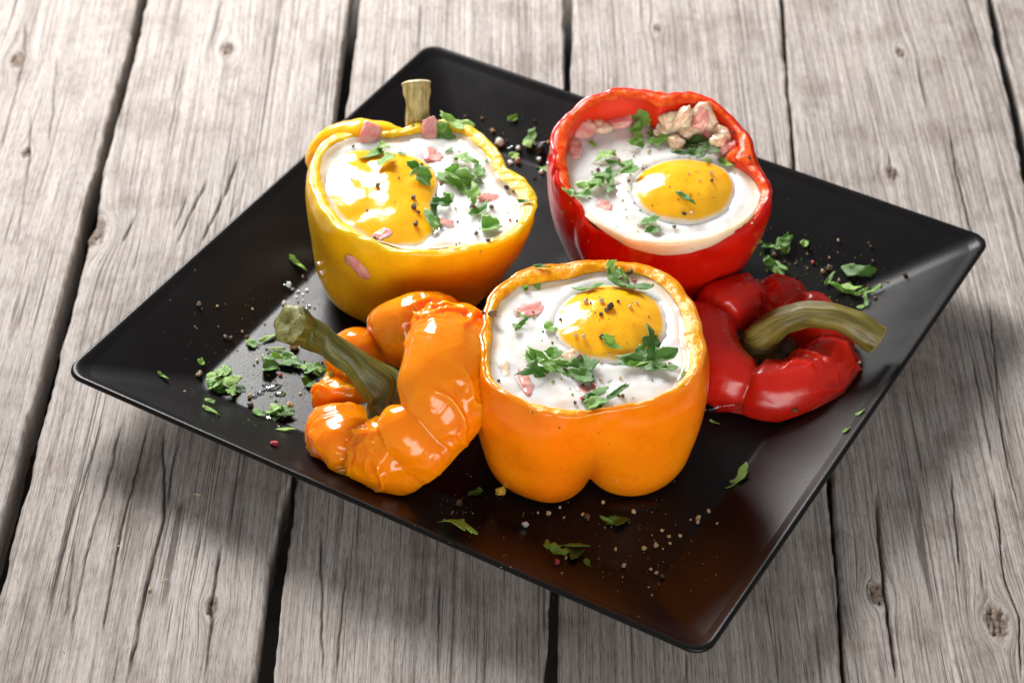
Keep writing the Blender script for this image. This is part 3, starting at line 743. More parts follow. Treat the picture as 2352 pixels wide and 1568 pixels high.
    mesh_obj('shoulder_flesh', V, grid_faces(n, nt, flip=True), mat, root)
    # calyx: star-shaped collar round the foot of the stem
    nc = 96; pc = np.linspace(0, 2 * np.pi, nc, endpoint=False)
    rows = []
    for f_ in np.linspace(0, 1, 12):
        rr = (.004 + f_ * (.0095 + .0026 * np.cos(5 * pc + seed) + .0012 * perlin(stack(np.cos(pc) * 3, np.sin(pc) * 3, seed + 0 * pc)))) * scale
        zz = prof[0, 1] * scale + (.0045 - .0035 * f_ + .0035 * f_ ** 3 * (1 + np.cos(5 * pc + seed)) + .0008 * perlin(stack(np.cos(pc) * 5 * f_, np.sin(pc) * 5 * f_, 2.0 + seed))) * scale
        rows.append(np.stack([rr * np.cos(pc), rr * np.sin(pc), zz], 1))
    loft('calyx', rows, calyx_mat, root, cap_first=True, flip=True)
    inv = q.inverted()
    sp = [np.array(inv @ (Vector(p) - Vector(loc))) for p in stem_path]
    sweep('stem', sp, stem_r, stem_mat_, root, 6, .05, 64, 44, seed=seed + .7, wob=.06, end_mat=end_mat, endcap=1.5 if end_mat is M_endG else .6)
    return root
PL_O = [(.0105, -.0100), (.0130, -.0065), (.0165, .0005), (.0205, .0060), (.0265, .0085), (.0325, .0070), (.0375, .0015), (.0405, -.0065), (.0412, -.0145), (.0400, -.0205), (.0365, -.0205), (.035, -.012), (.033, -.003), (.027, .003), (.018, .000)]
lidO_c = px(882, 876, .0370)
axO = (-.67, -.10, .73)
make_lid('pepper_lid', 'wrinkled orange pepper lid with long green stem leaning on the orange pepper', tuple(lidO_c), axO, 0.0, PL_O,
         [(zOL(1060, 1000), .15, .0028), (zOL(860, 1180), .09, .0014), (zOL(600, 1270), .09, .0036), (zOL(330, 1040), .10, .0036), (zOL(560, 730), .13, .0034), (zOL(800, 560), .12, .0034), (zOL(1050, 420), .10, .0032)], M_orangelid, M_calyx,
         dict(a1=.0022, a2=.0009, zones=[(-1.9, .45), (.5, .5), (2.6, .5)]),
         [px(905, 925, .0290), px(882, 892, .0340), px(818, 836, .0425), px(745, 785, .0510), px(700, 760, .0565), px(668, 744, .0615)],
         [.0110, .0076, .0051, .0047, .0060, .0074], M_stemO, .95, .0026, 2.4, M_endG)
PL_R = [(.012, -.010), (.013, -.004), (.0155, .003), (.020, .0075), (.026, .0085), (.032, .0055), (.0360, -.001), (.0372, -.008), (.0362, -.0125), (.033, -.0125), (.031, -.006), (.027, -.001), (.021, -.002), (.017, -.006)]
lidR_c = px(1762, 776, .0195)
make_lid('pepper_lid', 'flattened roasted red pepper lid with a curved olive stem beside the orange pepper', tuple(lidR_c), (.06, -.12, 1), 0.0, PL_R,
         [(zRL(240, 560), .13, .0060), (zRL(690, 470), .10, .0018), (zRL(1000, 480), .11, .0026), (zRL(1400, 860), .08, .0014), (zRL(545, 1260), .07, .0014)], M_redlid, M_calyxR,
         dict(a1=.0022, a2=.0007, zones=[(1.6, .4), (-.6, .4)]),
         [px(1735, 815, .0110), px(1745, 775, .0200), px(1790, 740, .0280), px(1850, 719, .0335), px(1920, 727, .0345), px(1975, 754, .0320), px(2016, 780, .0290)],
         [.0078, .0062, .0052, .0049, .0050, .0055, .0056], M_stemR, .94, .0012, 5.1, M_endB)

# ------------------------------------------------------------------ ray casts onto what is built so far
bpy.context.view_layer.update()
dg = bpy.context.evaluated_depsgraph_get()
def cast(x, y):
    ok, loc, nor, idx, ob, _ = scene.ray_cast(dg, Vector(CAM), Vector(ray(x, y)))
    if ok and nor.dot(Vector(ray(x, y))) > 0: nor = -nor
    return (loc, nor, ob) if ok else (Vector(px(x, y)), Vector((0, 0, 1)), None)
PXM = 6075.0    # photo pixels per metre at the plate (only to turn read sizes into metres)
def frame(nor, spin, tilt=0.0, tdir=0.0):
    q = Vector((0, 0, 1)).rotation_difference(nor) @ Quaternion((0, 0, 1), spin)
    return q @ Quaternion(Vector((math.cos(tdir), math.sin(tdir), 0)), tilt)

# ------------------------------------------------------------------ ham and filling
def chunk_mesh(sx, sy, sz, seed, mat, amp=.28, ex=.62):
    nu, nv = 20, 28
    ph = np.linspace(0, np.pi, nu)[:, None]; th = np.linspace(0, 2 * np.pi, nv, endpoint=False)[None]
    v = np.stack([np.sin(ph) * np.cos(th), np.sin(ph) * np.sin(th), np.cos(ph) + 0 * th], -1)
    p = np.sign(v) * np.abs(v) ** ex
    p = p * (1 + amp * fbm(v * 1.6 + seed * 3.1, 3))[..., None]
    V = (p * np.array([sx, sy, sz])).reshape(-1, 3)
    me = bpy.data.meshes.new('ham_piece'); me.from_pydata([tuple(a) for a in V.tolist()], [], grid_faces(nu, nv, flip=True).tolist())
    me.polygons.foreach_set('use_smooth', np.ones(len(me.polygons), bool)); me.materials.append(mat)
    return me
def ham(conv, x, y, w, l, ang, label, h=.0018, mat=None, sink=.35, tilt=0., tdir=0., name='ham_piece', cat='ham', group=None, lift=0.):
    loc, nor, ob = cast(*conv(x, y))
    s = {zY: .4028, zR: .3297, zO: .4027, zOL: .3296}[conv] / PXM
    me = chunk_mesh(w * s / 2, l * s / 2, h, random.random() * 99, mat or M_ham, .24, .72 if mat is M_rice else .55)
    o = bpy.data.objects.new(name, me); col.objects.link(o)
    o.rotation_mode = 'QUATERNION'; o.rotation_quaternion = frame(nor, math.radians(ang), math.radians(tilt), math.radians(tdir))
    o.location = loc + nor * (h * (1 - 2 * sink) + lift)
    return setp(o, label, cat, group)
ham(zO, 545, 340, 200, 110, 20, 'pink ham piece in the egg white behind the smooth glossy dome of the orange pepper', .0016, sink=.92)
ham(zO, 500, 745, 90, 260, 15, 'long pink ham strip in the egg white of the orange pepper', .0016, sink=.92)
ham(zO, 865, 795, 130, 150, 35, 'pink ham piece under the parsley by the front rim of the orange pepper', .0016, sink=.88)
ham(zO, 750, 615, 110, 130, 10, 'pale onion piece beside the yolk in the orange pepper', .0014, M_rice, .94, name='onion_piece', cat='onion')
ham(zO, 390, 690, 110, 170, 10, 'pale onion piece along the rim in the orange pepper', .0014, M_rice, .94, name='onion_piece', cat='onion')
ham(zY, 465, 345, 105, 150, -15, 'upright pink ham piece in front of the shoulder of the yellow pepper', .0016, sink=.6, tilt=10)
ham(zY, 810, 335, 90, 190, 5, 'pink ham piece below the stem of the yellow pepper', .0016, sink=.6, tilt=10)
ham(zY, 830, 450, 110, 160, 10, 'pale pink ham piece half sunk in the egg white of the yellow pepper', .0016, sink=.91)
ham(zY, 1165, 700, 190, 90, 12, 'pink ham piece near the right rim of the yellow pepper', .0016, sink=.91)
ham(zY, 910, 840, 120, 80, 0, 'small pink ham piece beside the parsley clump in the yellow pepper', .0016, sink=.91)
ham(zY, 540, 910, 110, 90, 30, 'pale ham crumb on the broken yolk by the front rim', .0014, sink=.91)
ham(zY, 858, 610, 60, 110, 0, 'pale ham crumb between yolk and egg white in the yellow pepper', .0014, sink=.91)
ham(zY, 397, 1095, 90, 170, 25, 'browned ham scrap stuck to the outside of the yellow pepper', .0009, sink=.7)
ham(zR, 410, 400, 150, 210, -20, 'pink ham piece against the wall of the red pepper', .0026, sink=.6, tilt=20)
ham(zR, 350, 520, 110, 190, 0, 'pale ham piece lying along the rim of the red pepper', .0022, sink=.7)
ham(zR, 530, 900, 200, 130, -15, 'pink ham piece in the egg white near the parsley in the red pepper', .0016, sink=.91)
ham(zR, 1225, 370, 120, 210, -15, 'large pink ham piece on the filling mound of the red pepper', .0034, sink=.0, tilt=24, lift=.003)
FILL = [(1080, 330, 180, 150, 0, 0, .000, 'broad ham cube at the foot of the filling mound in the red pepper'), (1000, 330, 110, 160, 30, 1, .002, 'pale onion piece leaning on the rib inside the red pepper'),
        (1090, 370, 130, 90, 10, 1, .005, 'flat tan onion piece on top of the filling mound'), (1270, 290, 120, 170, 10, 1, .003, 'tall pale onion piece against the back wall of the red pepper'),
        (1320, 400, 120, 160, 0, 0, .001, 'ham cube on the right of the large ham piece in the filling'), (1400, 430, 120, 120, 40, 1, .002, 'pale onion piece against the right wall of the red pepper'),
        (1410, 520, 110, 110, 10, 0, .001, 'small ham cube in the right pocket of the red pepper'), (1340, 500, 110, 90, 60, 1, .003, 'pale onion piece behind the dark parsley bunch'),
        (980, 410, 140, 90, 10, 1, .001, 'flat onion piece at the egg edge below the rib'), (1150, 410, 150, 110, 20, 1, .002, 'onion piece in front of the large ham piece in the filling'),
        (530, 360, 110, 140, 20, 1, .000, 'pale onion piece between two ham pieces along the red wall'), (660, 345, 170, 90, 10, 0, .000, 'wide ham cube along the inner back wall of the red pepper'),
        (1050, 490, 80, 110, 20, 1, .0012, 'small oval onion piece beside the dark parsley bunch'), (1060, 260, 60, 150, -30, 1, .004, 'narrow browned onion strip standing beside the rib')]
for (x, y, w, l, a, m_, lf, lab) in FILL:
    ham(zR, x, y, w * 1.3, l * 1.3, a, lab, .0026, M_rice if m_ else M_ham, .5, 15, random.uniform(0, 360), 'onion_piece' if m_ else 'ham_cube', 'onion' if m_ else 'ham', None, lf)

# ------------------------------------------------------------------ parsley
def leaf_mesh(seed, kind):
    r = random.Random(seed)
    if kind == 'strip': a, b, lob = 1.0, .20, .10
    elif kind == 'leaf': a, b, lob = 1.0, .55, .30
    else: a, b, lob = 1.0, .72, .22
    n = 34; ang = [2 * math.pi * i / n for i in range(n)]
    nl = r.choice((2, 3, 3, 4)); p0 = r.uniform(0, 6); rad = []
    for i, t in enumerate(ang):
        c_ = math.cos(nl * t + p0 + .5 * math.sin(t + seed))
        q = 1 + lob * (abs(c_) ** .7 * (1 if c_ > 0 else -1.25)) + (.13 if i % 3 == 0 else -.05) + r.uniform(-.11, .11)
        rad.append(max(.3, q))
    cut = r.uniform(0, 6.28); cut2 = cut + r.uniform(1.4, 3.6)      # knife cuts: straight sides
    bend = r.uniform(-1.1, 1.1); bend2 = r.uniform(-.9, .9); fold = r.choice((.15, .35, .6, .9)); ba = r.uniform(0, 3.14); fa = r.uniform(-.5, .5); fo = r.uniform(-.12, .12)
    V = []
    for k in range(0, 6):
        f = k / 5
        for t, q in zip(ang, rad):
            x = a * .5 * f * q * math.cos(t); y = b * .5 * f * q * math.sin(t)
            for cu, lim in ((cut, .26), (cut2, .34)):
                d = x * math.cos(cu) + y * math.sin(cu)
                if d > lim and kind != 'strip': x -= (d - lim) * math.cos(cu); y -= (d - lim) * math.sin(cu)
            z = bend * .6 * (x * math.cos(ba) + y * math.sin(ba)) ** 2 + bend2 * .6 * x * y + fold * .5 * abs(y * math.cos(fa) + x * math.sin(fa) - fo) + .03 * math.sin(9 * x + seed) * math.cos(11 * y)
            V.append((x, y, z))
    zmin = min(v[2] for v in V)
    V = [(x, y, z - zmin) for x, y, z in V]
    th = .022 if kind != 'strip' else .05
    n6 = len(V)
    V2 = V + [(x, y, z + th) for x, y, z in V]
    F = []
    for base, flip in ((0, True), (n6, False)):
        for k in range(5):
            for i in range(n):
                j = (i + 1) % n
                f = (base + k * n + i, base + k * n + j, base + (k + 1) * n + j, base + (k + 1) * n + i) if k else (base + i, base + n + j, base + n + i)
                F.append(f if flip else f[::-1])
    for i in range(n):
        j = (i + 1) % n
        F.append((5 * n + i, 5 * n + j, n6 + 5 * n + j, n6 + 5 * n + i))
    me = bpy.data.meshes.new('parsley_' + kind)
    me.from_pydata(V2, [], F); me.polygons.foreach_set('use_smooth', np.ones(len(me.polygons), bool))
    me.validate(); return me
LEAVES = {}
for kd, cnt in (('strip', 5), ('leaf', 12), ('flake', 9)):
    for mi in (0, 1):
        LEAVES[kd, mi] = []
        for i in range(cnt):
            me = leaf_mesh(i * 13 + len(kd), kd); me.materials.append(M_leaf[mi]); LEAVES[kd, mi].append(me)
def leaf_obj(name, kind, dark, loc, nor, size, ang, tilt, tdir, parent=None):
    o = bpy.data.objects.new(name, random.choice(LEAVES[kind, dark])); col.objects.link(o)
    o.rotation_mode = 'QUATERNION'; o.rotation_quaternion = frame(nor, ang, tilt, tdir)
    o.scale = (size, size, size); o.location = loc
    if parent: o.parent = parent
    return o
SC = {zWL: .524, zY: .4028, zR: .3297, zO: .4027, zOL: .3296, zRL: .2930, zPL: .2930, zPB: .3418, zPT: .1831}
def parsley(conv, x, y, size, ang, kind, label, group=None, dark=0, lift=.0002):
    loc, nor, ob = cast(*conv(x, y))
    if nor.z < .3: nor = (nor + Vector((0, 0, .6))).normalized()
    s = size * SC[conv] / PXM * 1.24
    o = leaf_obj('parsley_' + kind, kind, dark, loc + nor * lift, nor, s, math.radians(ang), random.uniform(-.22, .22), random.uniform(0, 6))
    return setp(o, label, 'parsley', group)
def clump(conv, parts, label, dark=0):
    x0, y0 = parts[0][0], parts[0][1]
    loc, nor, ob = cast(*conv(x0, y0))
    root = empty('parsley_clump', loc, label=label, cat='parsley')
    for i, (x, y, size, ang, kind) in enumerate(parts):
        l2, n2, _ = cast(*conv(x, y))
        if n2.z < .3: n2 = Vector((0, 0, 1))
        leaf_obj('leaf', kind, dark if i % 3 else (1 - dark if i else dark), l2 - loc + n2 * (.0003 + .0007 * (i % 3)), n2, size * SC[conv] / PXM * 1.24, math.radians(ang), random.uniform(.05, .5), random.uniform(0, 6), root)
    return root
P = parsley
# left end of the plate
A = zPL
P(A, 1150, 115, 160, -32, 'strip', 'green parsley strip on the plate border beside the yellow pepper')
gl = 'parsley shreds along the plate border'
for x, y, s_, a in ((400, 885, 65, 80), (100, 995, 90, -30), (470, 1195, 70, 10), (480, 1275, 125, -25)):
    P(A, x, y, s_, a, 'strip' if s_ > 80 else 'flake', 'thin parsley shred lying on the sloping plate border' if s_ > 80 else 'tiny parsley flake lying on the sloping plate border', gl)
clump(A, [(580, 1060, 190, 20, 'leaf'), (530, 1000, 150, 70, 'leaf'), (600, 990, 140, 90, 'flake'), (640, 1090, 170, -30, 'leaf'), (490, 1080, 120, 40, 'flake'), (650, 1140, 110, -70, 'leaf'), (560, 1100, 140, 0, 'flake')],
      'large heap of chopped parsley at the plate corner away from the peppers')
clump(A, [(930, 940, 150, -15, 'flake'), (960, 880, 110, 30, 'leaf'), (1000, 870, 90, 10, 'leaf')], 'parsley clump on the plate below the green stem tip')
clump(A, [(1110, 890, 200, -25, 'leaf'), (1170, 920, 110, -50, 'leaf')], 'curled parsley leaf on the plate under the long green stem')
clump(A, [(1290, 945, 150, 10, 'flake'), (1330, 940, 110, -30, 'leaf'), (1250, 980, 100, 0, 'leaf')], 'pale parsley bunch on the plate touching the orange lid')
P(A, 1240, 1055, 120, 40, 'flake', 'dark parsley piece on the plate against the orange lid', dark=1)
clump(A, [(1030, 1290, 170, -20, 'leaf'), (980, 1270, 110, 30, 'flake'), (1080, 1300, 120, 0, 'flake'), (1000, 1320, 90, 60, 'leaf')], 'wet parsley clump in juice beside the orange lid')
for x, y, s_, a, k in ((800, 745, 95, -20, 'flake'), (930, 700, 135, 35, 'strip'), (1000, 785, 95, 0, 'strip'), (840, 1295, 105, -35, 'leaf'), (1060, 1420, 110, 5, 'strip'), (1410, 985, 50, 20, 'flake')):
    P(A, x, y, s_, a, k, 'small parsley scrap on the plate floor around the green stem tip', 'parsley scraps around the green stem tip')
# right end
A = zRL
clump(A, [(850, 60, 140, 20, 'leaf'), (880, 110, 90, 60, 'flake'), (800, 95, 80, -20, 'leaf'), (870, 20, 90, 80, 'flake')], 'parsley clump on the plate behind the red lid near the red pepper')
clump(A, [(650, 40, 90, 10, 'leaf'), (710, 90, 70, 0, 'flake'), (740, 85, 80, -20, 'strip')], 'parsley sprig end on the plate close to the red pepper base')
P(A, 1020, 55, 70, 40, 'flake', 'single parsley flake alone on the plate behind the red lid')
clump(A, [(780, 250, 140, -50, 'leaf'), (830, 250, 130, -60, 'strip'), (720, 240, 90, 10, 'flake')], 'parsley clump on the plate just behind the red lid')
P(A, 1420, 275, 215, 0, 'leaf', 'broad flat parsley piece on the plate beyond the curved stem')
clump(A, [(1310, 425, 210, -10, 'strip'), (1210, 350, 140, 55, 'strip'), (1370, 435, 120, -10, 'leaf')], 'bent parsley stalk shaped like a hook beyond the curved stem')
clump(A, [(1460, 440, 110, 20, 'strip'), (1570, 435, 120, 25, 'strip'), (1510, 515, 130, 80, 'strip'), (1470, 550, 60, 20, 'flake')], 'thin curled parsley shreds at the plate corner fold')
P(A, 305, 1455, 75, -30, 'strip', 'small parsley stalk on the plate beside the orange pepper wall')
P(A, 1350, 1515, 60, 70, 'flake', 'tiny bright parsley chip on the sloping border in front of the red lid')
P(A, 1455, 1380, 70, 20, 'strip', 'hair-thin parsley shred on the sloping border in front of the red lid')
# between yellow and red
A = zPT
P(A, 640, 235, 120, 30, 'flake', 'small parsley dot on the plate behind the peppers')
clump(A, [(855, 500, 230, 40, 'leaf'), (830, 560, 150, 0, 'flake')], 'parsley piece on the plate between the yellow and red peppers')
P(A, 660, 705, 150, 10, 'leaf', 'parsley flake under a tan peppercorn between the yellow and red peppers')
P(A, 1050, 880, 160, -40, 'leaf', 'parsley flake touching the wall of the red pepper')
P(lambda x, y: (x, y), 893, 243, 0, 0, 'flake', '') if False else None
# front end
A = zPB
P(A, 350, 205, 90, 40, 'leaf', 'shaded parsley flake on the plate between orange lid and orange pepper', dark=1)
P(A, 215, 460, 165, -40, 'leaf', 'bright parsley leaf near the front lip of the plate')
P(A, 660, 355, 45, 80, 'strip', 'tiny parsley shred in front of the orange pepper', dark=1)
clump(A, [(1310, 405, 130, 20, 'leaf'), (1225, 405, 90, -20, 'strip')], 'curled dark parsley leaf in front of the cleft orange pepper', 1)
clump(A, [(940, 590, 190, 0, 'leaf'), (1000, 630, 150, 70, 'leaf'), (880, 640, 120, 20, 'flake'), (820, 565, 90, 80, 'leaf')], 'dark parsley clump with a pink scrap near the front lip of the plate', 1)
P(A, 1080, 680, 65, -60, 'leaf', 'small dark parsley chip beside the clump near the front lip', dark=1)
P(A, 2120, 110, 150, 40, 'leaf', 'single rolled parsley leaf alone on the plate floor right of the orange pepper')
# on the orange pepper
A = zO
clump(A, [(1010, 140, 110, 0, 'leaf'), (1000, 90, 75, 80, 'leaf'), (1055, 170, 90, -50, 'strip')], 'parsley sprig on the back rim of the orange pepper')
P(A, 1100, 225, 165, -12, 'leaf', 'parsley leaf on the far edge of the yolk in the orange pepper')
P(A, 865, 230, 110, 5, 'leaf', 'parsley leaf on the top of the yolk in the orange pepper')
P(A, 575, 205, 40, 70, 'flake', 'tiny parsley dot on the egg white by the back rim of the orange pepper', 'tiny parsley dots by the back rim')
P(A, 500, 217, 36, 0, 'flake', 'tiny parsley dot on the egg white by the back rim of the orange pepper', 'tiny parsley dots by the back rim')
clump(A, [(480, 430, 90, 45, 'strip'), (475, 385, 60, -40, 'strip'), (450, 455, 50, 30, 'flake')], 'thin forked parsley stalk on the egg white of the orange pepper')
P(A, 632, 455, 78, -8, 'flake', 'small square parsley piece on the smooth egg white of the orange pepper')
P(A, 985, 538, 90, -25, 'leaf', 'small parsley leaf on the near side of the yolk in the orange pepper')
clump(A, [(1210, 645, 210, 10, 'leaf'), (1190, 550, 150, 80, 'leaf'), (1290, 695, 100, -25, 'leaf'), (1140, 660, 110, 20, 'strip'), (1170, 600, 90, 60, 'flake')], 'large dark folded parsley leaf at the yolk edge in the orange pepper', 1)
clump(A, [(640, 660, 170, -15, 'leaf'), (660, 605, 90, 20, 'leaf'), (550, 650, 110, -30, 'leaf'), (545, 710, 130, 10, 'leaf'), (690, 700, 90, -40, 'strip')], 'spread parsley clump over a ham strip in the orange pepper')
P(A, 825, 670, 150, 30, 'leaf', 'pale two-lobed parsley leaf in front of the yolk in the orange pepper')
P(A, 820, 720, 140, -10, 'leaf', 'light parsley leaf next to a peppercorn in front of the yolk in the orange pepper')
clump(A, [(880, 850, 130, 30, 'leaf'), (930, 900, 140, -20, 'leaf'), (1025, 835, 120, 40, 'strip'), (900, 880, 100, 0, 'flake')], 'parsley clump hanging on the front rim of the orange pepper')
P(A, 595, 101, 75, -5, 'strip', 'parsley shred behind the back rim of the orange pepper')
P(A, 1405, 705, 60, 70, 'strip', 'parsley shred at the inner right wall of the orange pepper')
# on the yellow pepper
A = zY
clump(A, [(510, 465, 150, 10, 'leaf'), (575, 500, 130, 70, 'leaf'), (540, 440, 80, 0, 'flake')], 'parsley clump on the far side of the broken yolk in the yellow pepper')
clump(A, [(735, 545, 110, 20, 'leaf'), (765, 595, 120, -30, 'leaf'), (720, 580, 70, 60, 'strip')], 'dark parsley clump on the middle of the broken yolk', 1)
clump(A, [(910, 345, 140, -60, 'leaf'), (880, 310, 90, 50, 'leaf')], 'parsley leaf on the ham by the back rim of the yellow pepper')
P(A, 965, 285, 140, -15, 'leaf', 'thin parsley leaf draped on the back rim of the yellow pepper')
P(A, 1010, 500, 110, -30, 'leaf', 'parsley leaf with peppercorns on the egg white of the yellow pepper')
P(A, 1092, 555, 110, -60, 'leaf', 'pale parsley leaf on the egg white of the yellow pepper')
clump(A, [(985, 620, 200, -35, 'leaf'), (1060, 700, 110, 80, 'leaf'), (930, 580, 110, -20, 'flake'), (1040, 610, 120, 10, 'leaf')], 'largest parsley clump on the egg white of the yellow pepper')
clump(A, [(830, 790, 160, -60, 'leaf'), (890, 740, 120, 40, 'leaf'), (820, 855, 130, -40, 'leaf'), (910, 695, 80, 70, 'leaf')], 'long dark parsley clump between broken yolk and egg white', 1)
P(A, 1100, 785, 110, 60, 'leaf', 'parsley leaf leaning on a cracked peppercorn in the yellow pepper')
P(A, 1150, 880, 130, -10, 'flake', 'square parsley flake near the front rim of the yellow pepper')
P(A, 1355, 727, 80, -20, 'strip', 'parsley shred on the right rim of the yellow pepper')
for x, y, s_ in ((650, 455, 42), (920, 437, 44), (1140, 487, 32)): P(A, x, y, s_, random.uniform(0, 90), 'flake', 'tiny parsley dot on the egg white of the yellow pepper', 'tiny parsley dots in the yellow pepper')
# on the red pepper
A = zR
P(A, 805, 290, 145, -20, 'flake', 'dark square parsley piece stuck on the inner back wall of the red pepper', dark=1)
clump(A, [(785, 450, 130, 80, 'leaf'), (760, 500, 110, 20, 'leaf'), (780, 390, 90, 60, 'flake')], 'parsley clump on the egg white below the dark square piece')
clump(A, [(920, 440, 150, 20, 'leaf'), (900, 480, 110, -20, 'leaf'), (960, 470, 80, 60, 'flake')], 'pale parsley clump beside the filling mound in the red pepper')
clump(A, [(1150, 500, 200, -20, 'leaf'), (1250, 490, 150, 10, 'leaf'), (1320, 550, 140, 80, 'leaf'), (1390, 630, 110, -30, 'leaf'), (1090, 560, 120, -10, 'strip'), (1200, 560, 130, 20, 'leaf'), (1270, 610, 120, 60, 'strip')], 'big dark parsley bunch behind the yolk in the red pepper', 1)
clump(A, [(560, 585, 120, 20, 'leaf'), (590, 570, 80, 60, 'flake')], 'small parsley clump on the egg white behind the left of the yolk')
clump(A, [(705, 630, 110, 70, 'leaf'), (625, 636, 120, 0, 'strip'), (740, 685, 120, 10, 'leaf')], 'bright parsley sprig with a stalk beside the yolk in the red pepper')
clump(A, [(440, 790, 150, 20, 'leaf'), (510, 770, 130, 0, 'flake'), (590, 740, 140, 70, 'leaf'), (410, 845, 120, 20, 'leaf'), (600, 810, 80, 40, 'flake'), (540, 720, 90, 10, 'leaf')], 'wide parsley clump on the egg white near the left rim of the red pepper')
P(A, 312, 830, 95, -40, 'leaf', 'parsley leaf on the left rim of the red pepper', dark=1)
P(A, 470, 490, 75, -50, 'leaf', 'small parsley leaf on pale ham in the red pepper')
P(A, 1115, 860, 130, -42, 'strip', 'slim parsley shred on the yolk of the red pepper')
P(A, 860, 1025, 115, -5, 'leaf', 'parsley leaf on the egg white in front of the yolk in the red pepper')
P(A, 905, 1088, 110, 25, 'leaf', 'dark parsley leaf near the overflowing front rim of the red pepper', dark=1)

# ------------------------------------------------------------------ peppercorn bits
def grit_mesh(seed, mat, name='grit', sub=2, jag=.35):
    r = np.random.default_rng(seed)
    nu, nv = 5, 7
    ph = np.linspace(0, np.pi, nu)[:, None]; th = np.linspace(0, 2 * np.pi, nv, endpoint=False)[None]
    v = np.stack([np.sin(ph) * np.cos(th), np.sin(ph) * np.sin(th), np.cos(ph) + 0 * th], -1)
    rad = r.uniform(.55, 1.1, (nu, nv)); rad[0] = rad[0, 0]; rad[-1] = rad[-1, 0]
    if jag < .2: rad = rad * .2 + .78
    p = v * rad[..., None] * r.uniform(.6, 1.05, 3)
    p = p.reshape(-1, 3) * .5
    p[:, 2] -= p[:, 2].min()
    me = bpy.data.meshes.new(name); me.from_pydata([tuple(a) for a in p.tolist()], [], grid_faces(nu, nv, flip=True).tolist()); me.materials.append(mat)
    return me
GR = {}
for nm, m_ in (('dark', M_dark), ('brown', M_brown), ('tan', M_tan), ('pink', M_pink), ('salt', M_salt)):
    GR[nm] = [grit_mesh(i * 7 + len(nm), m_, nm) for i in range(6)]
    GR[nm + '_whole'] = [grit_mesh(90, m_, nm + '_whole', jag=.1)]; GR[nm + '_whole'][0].polygons.foreach_set('use_smooth', [True] * len(GR[nm + '_whole'][0].polygons))
def grit(conv, x, y, size, tone, label, group, name='peppercorn_bit', cat='pepper'):
    loc, nor, ob = cast(*conv(x, y))
    s = size * SC[conv] / PXM
    o = bpy.data.objects.new(name, random.choice(GR[tone])); col.objects.link(o)
    o.rotation_mode = 'QUATERNION'; o.rotation_quaternion = frame(nor, random.uniform(0, 6))
    o.scale = (s, s, s); o.location = loc - nor * s * .08
    return setp(o, label, cat, group)
TN = dict(dark='black', brown='brown', tan='tan')
